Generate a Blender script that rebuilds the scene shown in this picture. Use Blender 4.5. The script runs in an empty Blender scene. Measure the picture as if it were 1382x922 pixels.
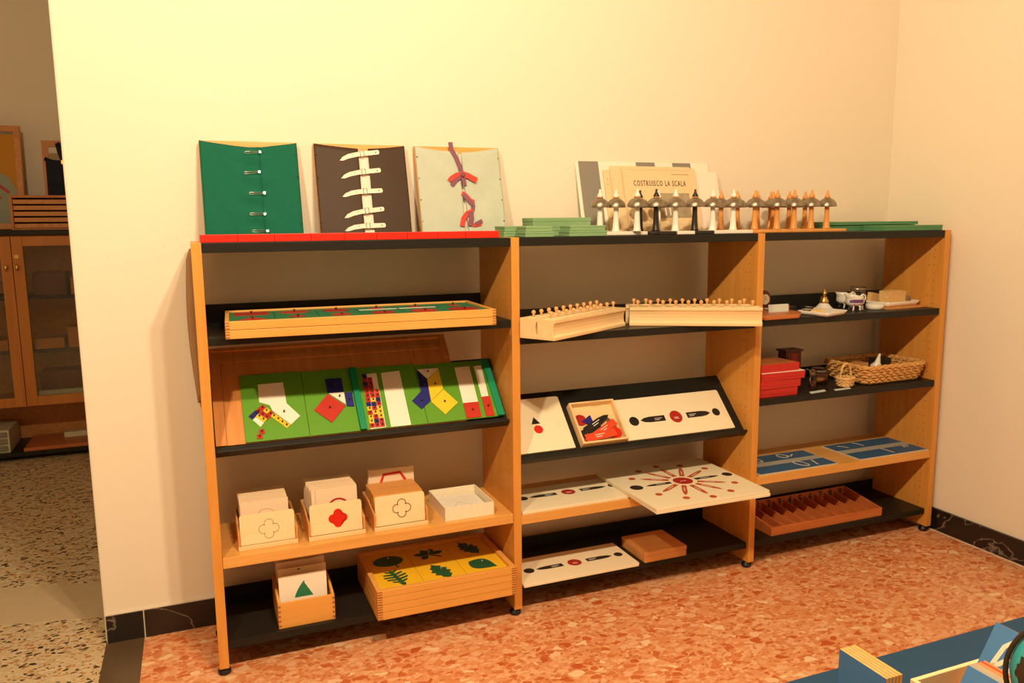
import bpy, bmesh, math, random
from mathutils import Vector, Matrix
random.seed(7)
PI = math.pi
scene = bpy.context.scene
COL = scene.collection

# ------------------------------------------------------------------ camera
FPX = 1072.84
cd = bpy.data.cameras.new('camera'); cam = bpy.data.objects.new('camera', cd); COL.objects.link(cam)
yaw, pit, rol = 0.38047, -0.14732, -0.01042
fw = Vector((math.sin(yaw)*math.cos(pit), math.cos(yaw)*math.cos(pit), math.sin(pit)))
rt0 = Vector((math.cos(yaw), -math.sin(yaw), 0)); up0 = rt0.cross(fw)
rt = rt0*math.cos(rol) + up0*math.sin(rol); up = up0*math.cos(rol) - rt0*math.sin(rol)
mw = Matrix((rt, up, -fw)).transposed().to_4x4(); mw.translation = Vector((-0.0131, -2.6792, 1.3325))
cam.matrix_world = mw
cd.sensor_width = 36.0; cd.lens = FPX*36.0/1382.0; cd.clip_start = 0.05
scene.camera = cam

# ------------------------------------------------------------------ world, light, exposure
w = bpy.data.worlds.new('world'); scene.world = w; w.use_nodes = True
w.node_tree.nodes['Background'].inputs[0].default_value = (1.0, 0.72, 0.42, 1)
w.node_tree.nodes['Background'].inputs[1].default_value = 0.0
def lamp(name, loc, power, color, radius):
    l = bpy.data.lights.new(name, 'POINT'); l.energy = power; l.color = color; l.shadow_soft_size = radius
    o = bpy.data.objects.new(name, l); o.location = loc; COL.objects.link(o); return o
LX, LY, LZ = 0.55, -2.0, 2.62
LCOL = (1.0, 0.755, 0.465)
lamp('pendant_bulb_light', (LX+.10, LY, LZ), 80, LCOL, 0.045)
lamp('pendant_bulb_light', (LX-.08, LY, LZ), 58, LCOL, 0.045)
LX2 = -0.60
lamp('pendant_bulb_light', (LX2, LY, LZ), 108, LCOL, 0.05)
scene.view_settings.view_transform = 'Standard'; scene.view_settings.look = 'None'
scene.view_settings.gamma = 1.0; scene.view_settings.exposure = 0.68
scene.view_settings.use_curve_mapping = False
try:
    scene.cycles.max_bounces = 10; scene.cycles.diffuse_bounces = 6; scene.cycles.use_denoising = True
except Exception: pass

# ------------------------------------------------------------------ materials
M = {}
def nodes(name):
    m = bpy.data.materials.new(name); m.use_nodes = True; M[name] = m
    nt = m.node_tree; b = nt.nodes['Principled BSDF']; return m, nt, b
def mat(name, col, rough=0.6, metal=0.0, spec=0.4, var=0.06, vscale=30, bump=0.0, bscale=200):
    m, nt, b = nodes(name); b.inputs['Roughness'].default_value = rough; b.inputs['Metallic'].default_value = metal
    b.inputs['Specular IOR Level'].default_value = spec
    tc = nt.nodes.new('ShaderNodeTexCoord')
    if var > 0:
        n = nt.nodes.new('ShaderNodeTexNoise'); n.inputs['Scale'].default_value = vscale; n.inputs['Detail'].default_value = 3
        nt.links.new(tc.outputs['Object'], n.inputs['Vector'])
        mx = nt.nodes.new('ShaderNodeMix'); mx.data_type = 'RGBA'
        mx.inputs[6].default_value = (*[c*(1-var) for c in col], 1); mx.inputs[7].default_value = (*[min(1, c*(1+var)) for c in col], 1)
        nt.links.new(n.outputs['Fac'], mx.inputs[0]); nt.links.new(mx.outputs[2], b.inputs['Base Color'])
    else: b.inputs['Base Color'].default_value = (*col, 1)
    if bump > 0:
        n2 = nt.nodes.new('ShaderNodeTexNoise'); n2.inputs['Scale'].default_value = bscale
        nt.links.new(tc.outputs['Object'], n2.inputs['Vector'])
        bp = nt.nodes.new('ShaderNodeBump'); bp.inputs['Strength'].default_value = bump; bp.inputs['Distance'].default_value = 0.002
        nt.links.new(n2.outputs['Fac'], bp.inputs['Height']); nt.links.new(bp.outputs['Normal'], b.inputs['Normal'])
    return m
def wood(name, c1, c2, stretch=(1, 1, 0.06), scale=40, rough=0.45, spec=0.4):
    m, nt, b = nodes(name); b.inputs['Roughness'].default_value = rough; b.inputs['Specular IOR Level'].default_value = spec
    tc = nt.nodes.new('ShaderNodeTexCoord'); mp = nt.nodes.new('ShaderNodeMapping'); mp.inputs['Scale'].default_value = stretch
    nt.links.new(tc.outputs['Object'], mp.inputs['Vector'])
    n = nt.nodes.new('ShaderNodeTexNoise'); n.inputs['Scale'].default_value = scale; n.inputs['Detail'].default_value = 5; n.inputs['Distortion'].default_value = 0.6
    nt.links.new(mp.outputs['Vector'], n.inputs['Vector'])
    cr = nt.nodes.new('ShaderNodeValToRGB'); cr.color_ramp.elements[0].position = 0.3; cr.color_ramp.elements[1].position = 0.7
    cr.color_ramp.elements[0].color = (*c1, 1); cr.color_ramp.elements[1].color = (*c2, 1)
    nt.links.new(n.outputs['Fac'], cr.inputs['Fac']); nt.links.new(cr.outputs['Color'], b.inputs['Base Color'])
    return m
def terrazzo(name, base, layers, rough=0.3):
    """layers: (scale, threshold, fraction of cells, [colours])"""
    m, nt, b = nodes(name); b.inputs['Roughness'].default_value = rough; b.inputs['Specular IOR Level'].default_value = 0.3
    tc = nt.nodes.new('ShaderNodeTexCoord')
    nz = nt.nodes.new('ShaderNodeTexNoise'); nz.inputs['Scale'].default_value = 60; nz.inputs['Detail'].default_value = 2
    nt.links.new(tc.outputs['Object'], nz.inputs['Vector'])
    wv = nt.nodes.new('ShaderNodeMix'); wv.data_type = 'RGBA'; wv.inputs[0].default_value = 0.012
    nt.links.new(tc.outputs['Object'], wv.inputs[6]); nt.links.new(nz.outputs['Color'], wv.inputs[7])
    bn = nt.nodes.new('ShaderNodeTexNoise'); bn.inputs['Scale'].default_value = 25; bn.inputs['Detail'].default_value = 6
    nt.links.new(tc.outputs['Object'], bn.inputs['Vector'])
    bm_ = nt.nodes.new('ShaderNodeMix'); bm_.data_type = 'RGBA'
    bm_.inputs[6].default_value = (*[c*0.86 for c in base], 1); bm_.inputs[7].default_value = (*[min(1, c*1.12) for c in base], 1)
    nt.links.new(bn.outputs['Fac'], bm_.inputs[0]); cur = bm_.outputs[2]
    for k, (sc, th, frac, cols) in enumerate(layers):
        mp = nt.nodes.new('ShaderNodeMapping'); mp.inputs['Location'].default_value = (3.1*k, 1.7*k, 0); mp.inputs['Rotation'].default_value = (0, 0, 0.6*k)
        mp.inputs['Scale'].default_value = (1, 1.5, 1)
        nt.links.new(wv.outputs[2], mp.inputs['Vector'])
        v = nt.nodes.new('ShaderNodeTexVoronoi'); v.voronoi_dimensions = '2D'; v.inputs['Scale'].default_value = sc
        nt.links.new(mp.outputs['Vector'], v.inputs['Vector'])
        sp = nt.nodes.new('ShaderNodeSeparateColor'); nt.links.new(v.outputs['Color'], sp.inputs['Color'])
        lt = nt.nodes.new('ShaderNodeMath'); lt.operation = 'LESS_THAN'; lt.inputs[1].default_value = frac; nt.links.new(sp.outputs[0], lt.inputs[0])
        v2 = nt.nodes.new('ShaderNodeTexVoronoi'); v2.voronoi_dimensions = '2D'; v2.feature = 'DISTANCE_TO_EDGE'; v2.inputs['Scale'].default_value = sc
        nt.links.new(mp.outputs['Vector'], v2.inputs['Vector'])
        md = nt.nodes.new('ShaderNodeMath'); md.operation = 'MULTIPLY_ADD'; md.inputs[1].default_value = th; md.inputs[2].default_value = th*0.35
        nt.links.new(sp.outputs[1], md.inputs[0])
        l2 = nt.nodes.new('ShaderNodeMath'); l2.operation = 'GREATER_THAN'; nt.links.new(v2.outputs['Distance'], l2.inputs[0]); nt.links.new(md.outputs[0], l2.inputs[1])
        mu = nt.nodes.new('ShaderNodeMath'); mu.operation = 'MULTIPLY'; nt.links.new(lt.outputs[0], mu.inputs[0]); nt.links.new(l2.outputs[0], mu.inputs[1])
        cr = nt.nodes.new('ShaderNodeValToRGB'); cr.color_ramp.interpolation = 'CONSTANT'
        cr.color_ramp.elements[0].color = (*cols[0], 1); cr.color_ramp.elements[0].position = 0
        cr.color_ramp.elements[1].color = (*cols[1], 1); cr.color_ramp.elements[1].position = 1.0/len(cols)
        for i in range(2, len(cols)):
            e = cr.color_ramp.elements.new(i/len(cols)); e.color = (*cols[i], 1)
        nt.links.new(sp.outputs[2], cr.inputs['Fac'])
        mx = nt.nodes.new('ShaderNodeMix'); mx.data_type = 'RGBA'
        nt.links.new(mu.outputs[0], mx.inputs[0]); nt.links.new(cur, mx.inputs[6]); nt.links.new(cr.outputs['Color'], mx.inputs[7]); cur = mx.outputs[2]
    nt.links.new(cur, b.inputs['Base Color'])
    return m
def marble(name, base, vein):
    m, nt, b = nodes(name); b.inputs['Roughness'].default_value = 0.3
    tc = nt.nodes.new('ShaderNodeTexCoord')
    n = nt.nodes.new('ShaderNodeTexNoise'); n.inputs['Scale'].default_value = 3.5; n.inputs['Detail'].default_value = 7; n.inputs['Distortion'].default_value = .5
    nt.links.new(tc.outputs['Object'], n.inputs['Vector'])
    cr = nt.nodes.new('ShaderNodeValToRGB'); e = cr.color_ramp.elements
    e[0].position = 0.492; e[0].color = (*base, 1); e[1].position = 0.508; e[1].color = (*[c*1.5 for c in base], 1)
    x = e.new(0.5); x.color = (*vein, 1)
    nt.links.new(n.outputs['Fac'], cr.inputs['Fac']); nt.links.new(cr.outputs['Color'], b.inputs['Base Color'])
    return m
def glass(name, col, rough=0.02, trans=1.0):
    m, nt, b = nodes(name); b.inputs['Base Color'].default_value = (*col, 1); b.inputs['Roughness'].default_value = rough
    b.inputs['Transmission Weight'].default_value = trans; b.inputs['IOR'].default_value = 1.45
    n = nt.nodes.new('ShaderNodeTexNoise'); n.inputs['Scale'].default_value = 3
    return m

mat('wall_paint', (0.84, 0.78, 0.66), 0.9, spec=0.15, var=0.015, vscale=2, bump=0.15, bscale=60)
mat('ceiling_paint', (0.85, 0.82, 0.74), 0.9, spec=0.1, var=0.01)
terrazzo('pink_terrazzo', (0.70, 0.32, 0.15), [(62, 0.12, 0.75, [(0.60, 0.22, 0.09), (0.74, 0.40, 0.22), (0.66, 0.28, 0.13), (0.76, 0.44, 0.25), (0.55, 0.17, 0.06)]),
                                               (33, 0.14, 0.50, [(0.60, 0.20, 0.07), (0.72, 0.36, 0.18), (0.54, 0.14, 0.045), (0.74, 0.42, 0.24), (0.66, 0.25, 0.10)]),
                                               (24, 0.24, 0.16, [(0.80, 0.56, 0.34), (0.50, 0.11, 0.03), (0.78, 0.50, 0.30)])])
terrazzo('beige_terrazzo', (0.60, 0.48, 0.30), [(85, 0.14, 0.45, [(0.34, 0.19, 0.08), (0.44, 0.26, 0.11), (0.64, 0.56, 0.40), (0.50, 0.40, 0.24)]),
                                                (48, 0.20, 0.42, [(0.05, 0.035, 0.025), (0.12, 0.07, 0.04), (0.46, 0.22, 0.08), (0.66, 0.56, 0.40)])])
mat('strip_stone', (0.56, 0.45, 0.29), 0.4, var=0.08, vscale=20)
mat('threshold_stone', (0.095, 0.062, 0.032), 0.35, var=0.1, vscale=15)
marble('black_marble', (0.012, 0.009, 0.007), (0.22, 0.18, 0.14))
mat('grout', (0.65, 0.58, 0.48), 0.9)
wood('birch', (0.63, 0.275, 0.050), (0.70, 0.33, 0.072), (1, 1, 0.07), 45, 0.4)
wood('birch_shelf', (0.68, 0.34, 0.085), (0.76, 0.41, 0.115), (0.07, 1, 1), 45, 0.4)
wood('tray_wood', (0.70, 0.33, 0.07), (0.77, 0.40, 0.10), (0.06, 1, 1), 50, 0.45)
wood('joint_wood', (0.30, 0.11, 0.035), (0.42, 0.17, 0.05), (1, 1, 1), 60, 0.6)
wood('pale_wood', (0.82, 0.58, 0.30), (0.88, 0.66, 0.37), (0.08, 1, 1), 40, 0.5)
wood('brown_wood', (0.56, 0.22, 0.06), (0.66, 0.30, 0.085), (1, 0.08, 1), 40, 0.4)
wood('orange_box_wood', (0.62, 0.27, 0.08), (0.70, 0.33, 0.1), (0.08, 1, 1), 35, 0.4)
wood('red_wood', (0.46, 0.13, 0.035), (0.54, 0.18, 0.05), (0.08, 1, 1), 40, 0.4)
wood('dark_red_wood', (0.10, 0.018, 0.012), (0.15, 0.03, 0.018), (1, 1, .1), 40, 0.4)
wood('hall_wood', (0.48, 0.17, 0.030), (0.55, 0.22, 0.042), (1, 1, 0.07), 30, 0.4)
wood('card_wood', (0.83, 0.66, 0.38), (0.88, 0.73, 0.45), (0.1, 1, 1), 40, 0.55)
mat('paper_card', (0.80, 0.64, 0.46), 0.8, spec=0.2, var=0.03)
mat('paper_card_aged', (0.80, 0.62, 0.38), 0.8, spec=0.2, var=0.03)
mat('white_card', (0.86, 0.82, 0.72), 0.7, spec=0.2, var=0.02)
mat('cardboard_print', (0.85, 0.78, 0.62), 0.8, spec=0.2, var=0.10, vscale=120)
mat('cream_board', (0.86, 0.78, 0.58), 0.45, spec=0.3, var=0.02)
mat('black_shelf', (0.014, 0.013, 0.010), 0.42, spec=0.25, var=0.1, vscale=60, bump=0.2, bscale=500)
mat('black_plastic', (0.012, 0.012, 0.012), 0.4)
mat('black_paint', (0.018, 0.015, 0.013), 0.35, var=0)
mat('white_paint', (0.86, 0.83, 0.76), 0.35, var=0.02)
mat('red_paint', (0.64, 0.018, 0.006), 0.4, var=0.03)
mat('dark_red_paint', (0.40, 0.018, 0.014), 0.4, var=0.03)
mat('arrow_red', (0.50, 0.085, 0.025), 0.5, var=0.03)
mat('piece_red', (0.50, 0.032, 0.018), 0.4, var=0.04)
mat('box_red', (0.52, 0.020, 0.014), 0.45, var=0.04)
wood('knob_wood', (0.74, 0.38, 0.15), (0.80, 0.45, 0.19), (1, 1, .2), 60, 0.4)
mat('orange_red', (0.70, 0.07, 0.02), 0.5, var=0.03)
mat('blue_paint', (0.018, 0.02, 0.20), 0.4, var=0.03)
mat('yellow_paint', (0.80, 0.60, 0.03), 0.4, var=0.03)
mat('green_board', (0.115, 0.33, 0.025), 0.4, var=0.04)
mat('teal_rim', (0.006, 0.27, 0.13), 0.4, var=0.04)
mat('inset_green', (0.02, 0.20, 0.09), 0.45, var=0.04)
mat('leaf_green', (0.012, 0.09, 0.035), 0.5, var=0.08)
mat('leaf_yellow', (0.82, 0.50, 0.02), 0.45, var=0.03)
mat('sage_green', (0.22, 0.40, 0.20), 0.5, var=0.04)
mat('box_green', (0.09, 0.28, 0.13), 0.5, var=0.04)
mat('knob_dark', (0.06, 0.03, 0.02), 0.3, var=0)
mat('green_cloth', (0.012, 0.135, 0.085), 0.9, spec=0.1, var=0.08, vscale=60, bump=0.3, bscale=600)
mat('brown_leather', (0.056, 0.034, 0.021), 0.55, spec=0.25, var=0.08, vscale=80, bump=0.2, bscale=500)
mat('pale_cloth', (0.50, 0.58, 0.50), 0.9, spec=0.1, var=0.05, vscale=40, bump=0.2, bscale=600)
mat('white_strap', (0.84, 0.78, 0.68), 0.6, var=0.03)
mat('ribbon_purple', (0.22, 0.08, 0.13), 0.6, var=0.05)
mat('ribbon_red', (0.68, 0.05, 0.03), 0.55, var=0.05)
mat('steel', (0.62, 0.58, 0.52), 0.28, metal=1.0, var=0.03)
mat('nickel', (0.30, 0.26, 0.20), 0.36, metal=0.85, var=0.05)
mat('brass', (0.70, 0.45, 0.15), 0.3, metal=1.0, var=0.03)
mat('copper', (0.55, 0.25, 0.10), 0.35, metal=1.0, var=0.05)
mat('grey_print', (0.24, 0.225, 0.20), 0.7, var=0.03)
mat('photo_print', (0.36, 0.30, 0.20), 0.6, var=0.5, vscale=25)
mat('ink', (0.05, 0.04, 0.03), 0.7, var=0)
mat('thin_ink', (0.35, 0.25, 0.14), 0.8, var=0)
mat('brown_ink', (0.22, 0.07, 0.02), 0.7, var=0)
wood('bell_wood', (0.66, 0.29, 0.07), (0.74, 0.36, 0.10), (1, 1, 0.1), 60, 0.35)
mat('porcelain', (0.85, 0.82, 0.76), 0.15, spec=0.6, var=0.02)
mat('floral_purple', (0.16, 0.05, 0.22), 0.3, var=0.3, vscale=150)
mat('floral_pink', (0.60, 0.16, 0.12), 0.3, var=0.2, vscale=150)
mat('sponge_stuff', (0.76, 0.50, 0.22), 0.95, spec=0.05, var=0.15, vscale=120, bump=0.9, bscale=250)
mat('butter', (0.84, 0.62, 0.26), 0.6, var=0.05)
mat('wicker', (0.66, 0.36, 0.12), 0.6, var=0.2, vscale=60)
mat('wicker_pale', (0.78, 0.50, 0.22), 0.6, var=0.15, vscale=80)
mat('blue_card', (0.03, 0.11, 0.25), 0.5, var=0.05)
mat('blue_card_light', (0.05, 0.16, 0.36), 0.55, var=0.04)
mat('sand_grey', (0.38, 0.38, 0.33), 0.9, var=0.06, vscale=200)
mat('sand_letter', (0.62, 0.56, 0.44), 0.9, var=0.05, vscale=200)
mat('blue_table_top', (0.016, 0.058, 0.125), 0.6, spec=0.2, var=0.06)
mat('ocean_teal', (0.03, 0.30, 0.32), 0.35, var=0.04)
mat('continent_pink', (0.72, 0.16, 0.14), 0.4, var=0.04)
mat('continent_brown', (0.035, 0.018, 0.01), 0.4, var=0.05)
mat('navy_plaid', (0.012, 0.016, 0.035), 0.9, var=0.4, vscale=25)
mat('ochre_print', (0.55, 0.26, 0.02), 0.7, var=0.03)
mat('grey_teal_print', (0.30, 0.36, 0.29), 0.7, var=0.03)
mat('box_ivory', (0.62, 0.60, 0.42), 0.6, var=0.04)
mat('pale_blue_card', (0.62, 0.70, 0.66), 0.7, var=0.02)
mat('brown_paper', (0.40, 0.23, 0.11), 0.8, var=0.06)
mat('orange_cards', (0.66, 0.26, 0.10), 0.7, var=0.05)
mat('grey_cards', (0.42, 0.36, 0.28), 0.7, var=0.05)
glass('clear_glass', (0.95, 0.95, 0.93))
glass('door_glass', (0.9, 0.9, 0.85))

# ------------------------------------------------------------------ mesh helpers
def BM(): return bmesh.new()
def box(bm, x0, x1, y0, y1, z0, z1, mtx=None):
    vs = [bm.verts.new((x, y, z)) for x in (x0, x1) for y in (y0, y1) for z in (z0, z1)]
    for f in ((0,1,3,2),(4,6,7,5),(0,4,5,1),(2,3,7,6),(0,2,6,4),(1,5,7,3)):
        bm.faces.new([vs[i] for i in f])
    if mtx is not None: bmesh.ops.transform(bm, matrix=mtx, verts=vs)
    return vs
def prism(bm, pts, z0, z1, mtx=None):
    n = len(pts)
    a = sum(pts[i][0]*pts[(i+1) % n][1]-pts[(i+1) % n][0]*pts[i][1] for i in range(n))
    if a < 0: pts = pts[::-1]
    lo = [bm.verts.new((p[0], p[1], z0)) for p in pts]; hi = [bm.verts.new((p[0], p[1], z1)) for p in pts]
    bm.faces.new(lo[::-1]); bm.faces.new(hi)
    for i in range(n): bm.faces.new((lo[i], lo[(i+1) % n], hi[(i+1) % n], hi[i]))
    if mtx is not None: bmesh.ops.transform(bm, matrix=mtx, verts=lo+hi)
    return lo+hi
def disc_pts(cx, cy, rx, ry=None, n=28, a0=0, a1=2*PI):
    ry = ry or rx
    return [(cx+rx*math.cos(a0+(a1-a0)*i/n), cy+ry*math.sin(a0+(a1-a0)*i/n)) for i in range(n)]
def lathe(bm, prof, n=24, c=(0, 0, 0)):
    rings = []
    for r, z in prof:
        if r < 1e-5: rings.append([bm.verts.new((c[0], c[1], c[2]+z))])
        else: rings.append([bm.verts.new((c[0]+r*math.cos(2*PI*i/n), c[1]+r*math.sin(2*PI*i/n), c[2]+z)) for i in range(n)])
    for a, b in zip(rings, rings[1:]):
        for i in range(n):
            j = (i+1) % n
            if len(a) == 1 and len(b) == 1: continue
            if len(a) == 1: f = bm.faces.new((a[0], b[j], b[i]))
            elif len(b) == 1: f = bm.faces.new((a[i], a[j], b[0]))
            else: f = bm.faces.new((a[i], a[j], b[j], b[i]))
            f.smooth = True
    for ring, rev in ((rings[0], True), (rings[-1], False)):
        if len(ring) > 1:
            bm.faces.new(ring[::-1] if rev else ring)
def tube(bm, pts, r, n=8, closed=False, ref=None):
    pts = [Vector(p) for p in pts]; rings = []; N = len(pts)
    for i, p in enumerate(pts):
        if closed: d = (pts[(i+1) % N]-pts[i-1])
        else: d = (pts[min(i+1, N-1)]-pts[max(i-1, 0)])
        d = d.normalized() if d.length > 1e-9 else Vector((0, 0, 1))
        a = d.cross(Vector(ref)) if ref else d.orthogonal() if abs(d.z) > .95 else d.cross(Vector((0, 0, 1)))
        a.normalize(); b = d.cross(a); rr = r[i] if isinstance(r, (list, tuple)) else r
        rings.append([bm.verts.new(p+(a*math.cos(2*PI*k/n)+b*math.sin(2*PI*k/n))*rr) for k in range(n)])
    R = list(zip(rings, rings[1:]))
    if closed: R.append((rings[-1], rings[0]))
    for a, b in R:
        for k in range(n):
            f = bm.faces.new((a[k], a[(k+1) % n], b[(k+1) % n], b[k])); f.smooth = True
    if not closed: bm.faces.new(rings[0][::-1]); bm.faces.new(rings[-1])
def sphere(bm, c, r, seg=14, ring=8, sz=1.0):
    lathe(bm, [(r*math.sin(PI*i/ring), -r*sz*math.cos(PI*i/ring)) for i in range(ring+1)], seg, c)
def ribbon(bm, pts, wd, h0, h1, mtx=None):
    """flat band of width wd along 2-D points"""
    pts = [Vector((p[0], p[1])) for p in pts]; L = []; R = []
    for i, p in enumerate(pts):
        d = (pts[min(i+1, len(pts)-1)]-pts[max(i-1, 0)]).normalized(); nrm = Vector((-d.y, d.x))*wd/2
        L.append(p+nrm); R.append(p-nrm)
    vs = []
    for i in range(len(pts)-1):
        vs += prism(bm, [tuple(L[i]), tuple(L[i+1]), tuple(R[i+1]), tuple(R[i])], h0, h1)
    if mtx is not None: bmesh.ops.transform(bm, matrix=mtx, verts=vs)
def obj(name, bm, m, parent=None, bevel=0, label=None, kind=None, smooth=False, loc=None, rot=None, seg=2):
    me = bpy.data.meshes.new(name); bmesh.ops.recalc_face_normals(bm, faces=bm.faces); bm.to_mesh(me); bm.free()
    me.materials.append(M[m]); o = bpy.data.objects.new(name, me); COL.objects.link(o)
    if parent is not None: o.parent = parent
    if loc is not None: o.location = loc
    if rot is not None: o.rotation_euler = rot
    if bevel > 0:
        b = o.modifiers.new('bevel', 'BEVEL'); b.width = bevel; b.segments = seg; b.limit_method = 'ANGLE'
    if smooth:
        for p in me.polygons: p.use_smooth = True
    if label: o['label'] = label
    if kind: o['kind'] = kind
    return o
def thing(name, label, cat, loc=(0, 0, 0), rot=(0, 0, 0), group=None):
    o = bpy.data.objects.new(name, None); COL.objects.link(o); o.empty_display_size = .05
    o.location = loc; o.rotation_euler = rot; o['label'] = label; o['category'] = cat
    if group: o['group'] = group
    return o
def tag(o, label, cat, group=None):
    o['label'] = label; o['category'] = cat
    if group: o['group'] = group
    return o
def bx(name, dims, m, parent=None, **k):
    bm = BM(); box(bm, *dims); return obj(name, bm, m, parent, **k)
def text(name, body, size, m, parent, loc, rot=(0, 0, 0), sx=1.0, align='CENTER', ext=0.0004, space=1.0, bold=0.0):
    cu = bpy.data.curves.new(name, 'FONT'); cu.space_character = space; cu.offset = bold; cu.body = body; cu.size = size; cu.extrude = ext; cu.align_x = align; cu.resolution_u = 2
    tmp = bpy.data.objects.new(name+'_tmp', cu); COL.objects.link(tmp)
    dg = bpy.context.evaluated_depsgraph_get(); me = bpy.data.meshes.new_from_object(tmp.evaluated_get(dg))
    bpy.data.objects.remove(tmp); me.materials.clear(); me.materials.append(M[m])
    o = bpy.data.objects.new(name, me); COL.objects.link(o); o.parent = parent; o.location = loc; o.rotation_euler = rot; o.scale = (sx, 1, 1)
    return o
ORD = ['first', 'second', 'third', 'fourth', 'fifth', 'sixth', 'seventh', 'eighth', 'ninth', 'tenth', 'eleventh', 'twelfth', 'thirteenth']
XZ = Matrix(((1,0,0,0),(0,0,-1,0),(0,1,0,0),(0,0,0,1)))      # (x,y,z) -> (x,-z,y): stands a flat shape upright, facing -y

# ------------------------------------------------------------------ setting
WY = 0.05; WXR = 2.905; WXL = -0.35
def struct(name, dims, m, **k): return bx(name, dims, m, kind='structure', **k)
struct('floor', (-0.236, WXR, -8.0, WY, -0.08, 0.0), 'pink_terrazzo')
bm = BM(); box(bm, -5.0, -0.349, -8.0, 3.0, -0.08, 0.0); box(bm, -0.349, 1.0, 0.2, 3.0, -0.08, 0.0)
obj('floor_hall', bm, 'beige_terrazzo', kind='structure')
struct('trim_1', (-0.349, -0.236, -8.0, 0.2, -0.08, 0.002), 'threshold_stone')
bm = BM(); prism(bm, [(-5.0, 1.28), (-0.36, 0.245), (-0.36, 0.545), (-5.0, 1.65)], 0.0, 0.0015)
obj('trim_2', bm, 'strip_stone', kind='structure')
HC = 3.6
struct('wall_back', (WXL, WXR+.15, WY, 0.2, 0.0, HC), 'wall_paint', bevel=.006)
struct('wall_right', (WXR, WXR+.15, -8.0, WY, 0.0, HC), 'wall_paint')
struct('wall_front', (-5.0, WXR+.15, -8.15, -8.0, 0.0, HC), 'wall_paint')
struct('wall_left', (-5.15, -5.0, -8.15, 3.15, 0.0, HC), 'wall_paint')
struct('wall_hall', (-5.0, 1.15, 2.95, 3.1, 0.0, HC), 'wall_paint')
struct('wall_hall_side', (1.0, 1.15, 0.2, 2.95, 0.0, HC), 'wall_paint')
struct('ceiling', (-5.15, WXR+.15, -8.15, 3.15, HC, HC+.1), 'ceiling_paint')
for lx_, nm in ((LX, 'added dark metal shade blocking upward light, nearer the right wall'), (LX2, 'added dark metal shade blocking upward light, nearer the hall opening')):  # unseen shades added over the bulbs to keep their light off the ceiling
    pl = thing('added_lamp_hood', nm, 'lamp', (lx_, LY, 0), (0, 0, 0), 'added light-blocking lamp shades')
    bm = BM(); lathe(bm, [(.24, LZ+.02), (.14, LZ+.10), (.04, LZ+.16), (.0, LZ+.165), (.0, LZ+.158), (.035, LZ+.152), (.135, LZ+.092), (.236, LZ+.018), (.24, LZ+.02)], 32); obj('light_blocking_shade', bm, 'black_paint', pl, smooth=True)
    bm = BM(); tube(bm, [(0, 0, LZ+.16), (0, 0, HC)], .005, 8); obj('cord', bm, 'black_plastic', pl)
bb = thing('baseboard_back', 'black veined marble baseboard of separate slabs under the cream back wall', 'baseboard'); bb['kind'] = 'structure'
x = -0.344
for wd in (0.113, 0.62, 0.80, 0.80, 0.80):
    x1 = min(x+wd, WXR); bx('stone_slab', (x, x1-.004, WY-.012, WY, 0, 0.094), 'black_marble', bb, bevel=.001); x = x1
bx('grout_line', (-0.346, WXR, WY-.009, WY, 0.0, 0.0965), 'grout', bb)
br = thing('baseboard_right', 'black veined marble baseboard of separate slabs under the right wall', 'baseboard'); br['kind'] = 'structure'
y = WY-.012
for wd in (0.9,)*9:
    y1 = max(y-wd, -8.0); bx('stone_slab', (WXR-.013, WXR, y1+.002, y, 0, 0.098), 'black_marble', br, bevel=.001); y = y1
bx('grout_line', (WXR-.017, WXR, -8.0, WY-.012, 0.0, 0.004), 'grout', br)

# ------------------------------------------------------------------ shelving unit
XU = [0.0, 0.95, 1.9224, 2.8583]; T = 0.0278; D = 0.307; HT = 1.2883; ZF = 0.024
unit = thing('shelving_unit', 'long birch shelving unit of three bays with black and wooden shelves', 'shelf unit', (0, 0, 0))
for i, xu in enumerate(XU):
    u = bx('upright', (xu-T/2, xu+T/2, -D, 0, ZF, HT), 'birch', unit, bevel=.0012)
    for yy in (-D+.022, -.035):
        bm = BM(); lathe(bm, [(.017, 0), (.019, .004), (.019, .012), (.012, .016), (.012, ZF)], 16, (xu-.004 if i else xu, yy, 0)); obj('foot', bm, 'black_plastic', u)
    bm = BM()
    for s in (-1, 1):
        if (i == 0 and s < 0) or (i == 3 and s > 0): continue
        for yy in (-D+.045, -D+.07, -.045):
            for k in range(36):
                z = .12+k*.032
                if (yy == -D+.07 and k % 2): continue
                xx = xu+s*(T/2+.0002)
                vs = [bm.verts.new((xx, yy+.0022*math.cos(a*PI/3), z+.0022*math.sin(a*PI/3))) for a in range(6)]
                bm.faces.new(vs)
    obj('peg_holes', bm, 'knob_dark', u, kind='stuff')
def bay(i): return XU[i]+T/2+.001, XU[i+1]-T/2-.001
TOP = [1.288, 1.288, 1.288]
for i in range(3):
    a, b = bay(i)
    bx('top_shelf', (a, b, -D+.004, -.002, 1.260, 1.288), 'black_shelf', unit, bevel=.0015)
S2 = [1.024, 0.966, 0.968]
def flat_shelf(i, z, fl, th=.026, yf=-D+.006):
    a, b = bay(i)
    bm = BM(); box(bm, a, b, yf, -.004, z-.004, z); box(bm, a, b, yf, yf+.012, z-th, z-.004); box(bm, a, b, -.010, -.004, z, z+fl)
    return obj('metal_shelf', bm, 'black_shelf', unit, bevel=.001)
for i in range(3): flat_shelf(i, S2[i], .066 if i == 0 else .056)
S3 = 0.665; flat_shelf(2, S3, .042)
S4 = [0.367, 0.356, 0.362]
for i in range(3):
    a, b = bay(i); bx('wooden_shelf', (a, b, -D+.003, -.004, S4[i]-.032, S4[i]), 'birch_shelf', unit, bevel=.001)
S5 = 0.102
for i in range(3): flat_shelf(i, S5, .046, .024, -D+.012)
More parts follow.
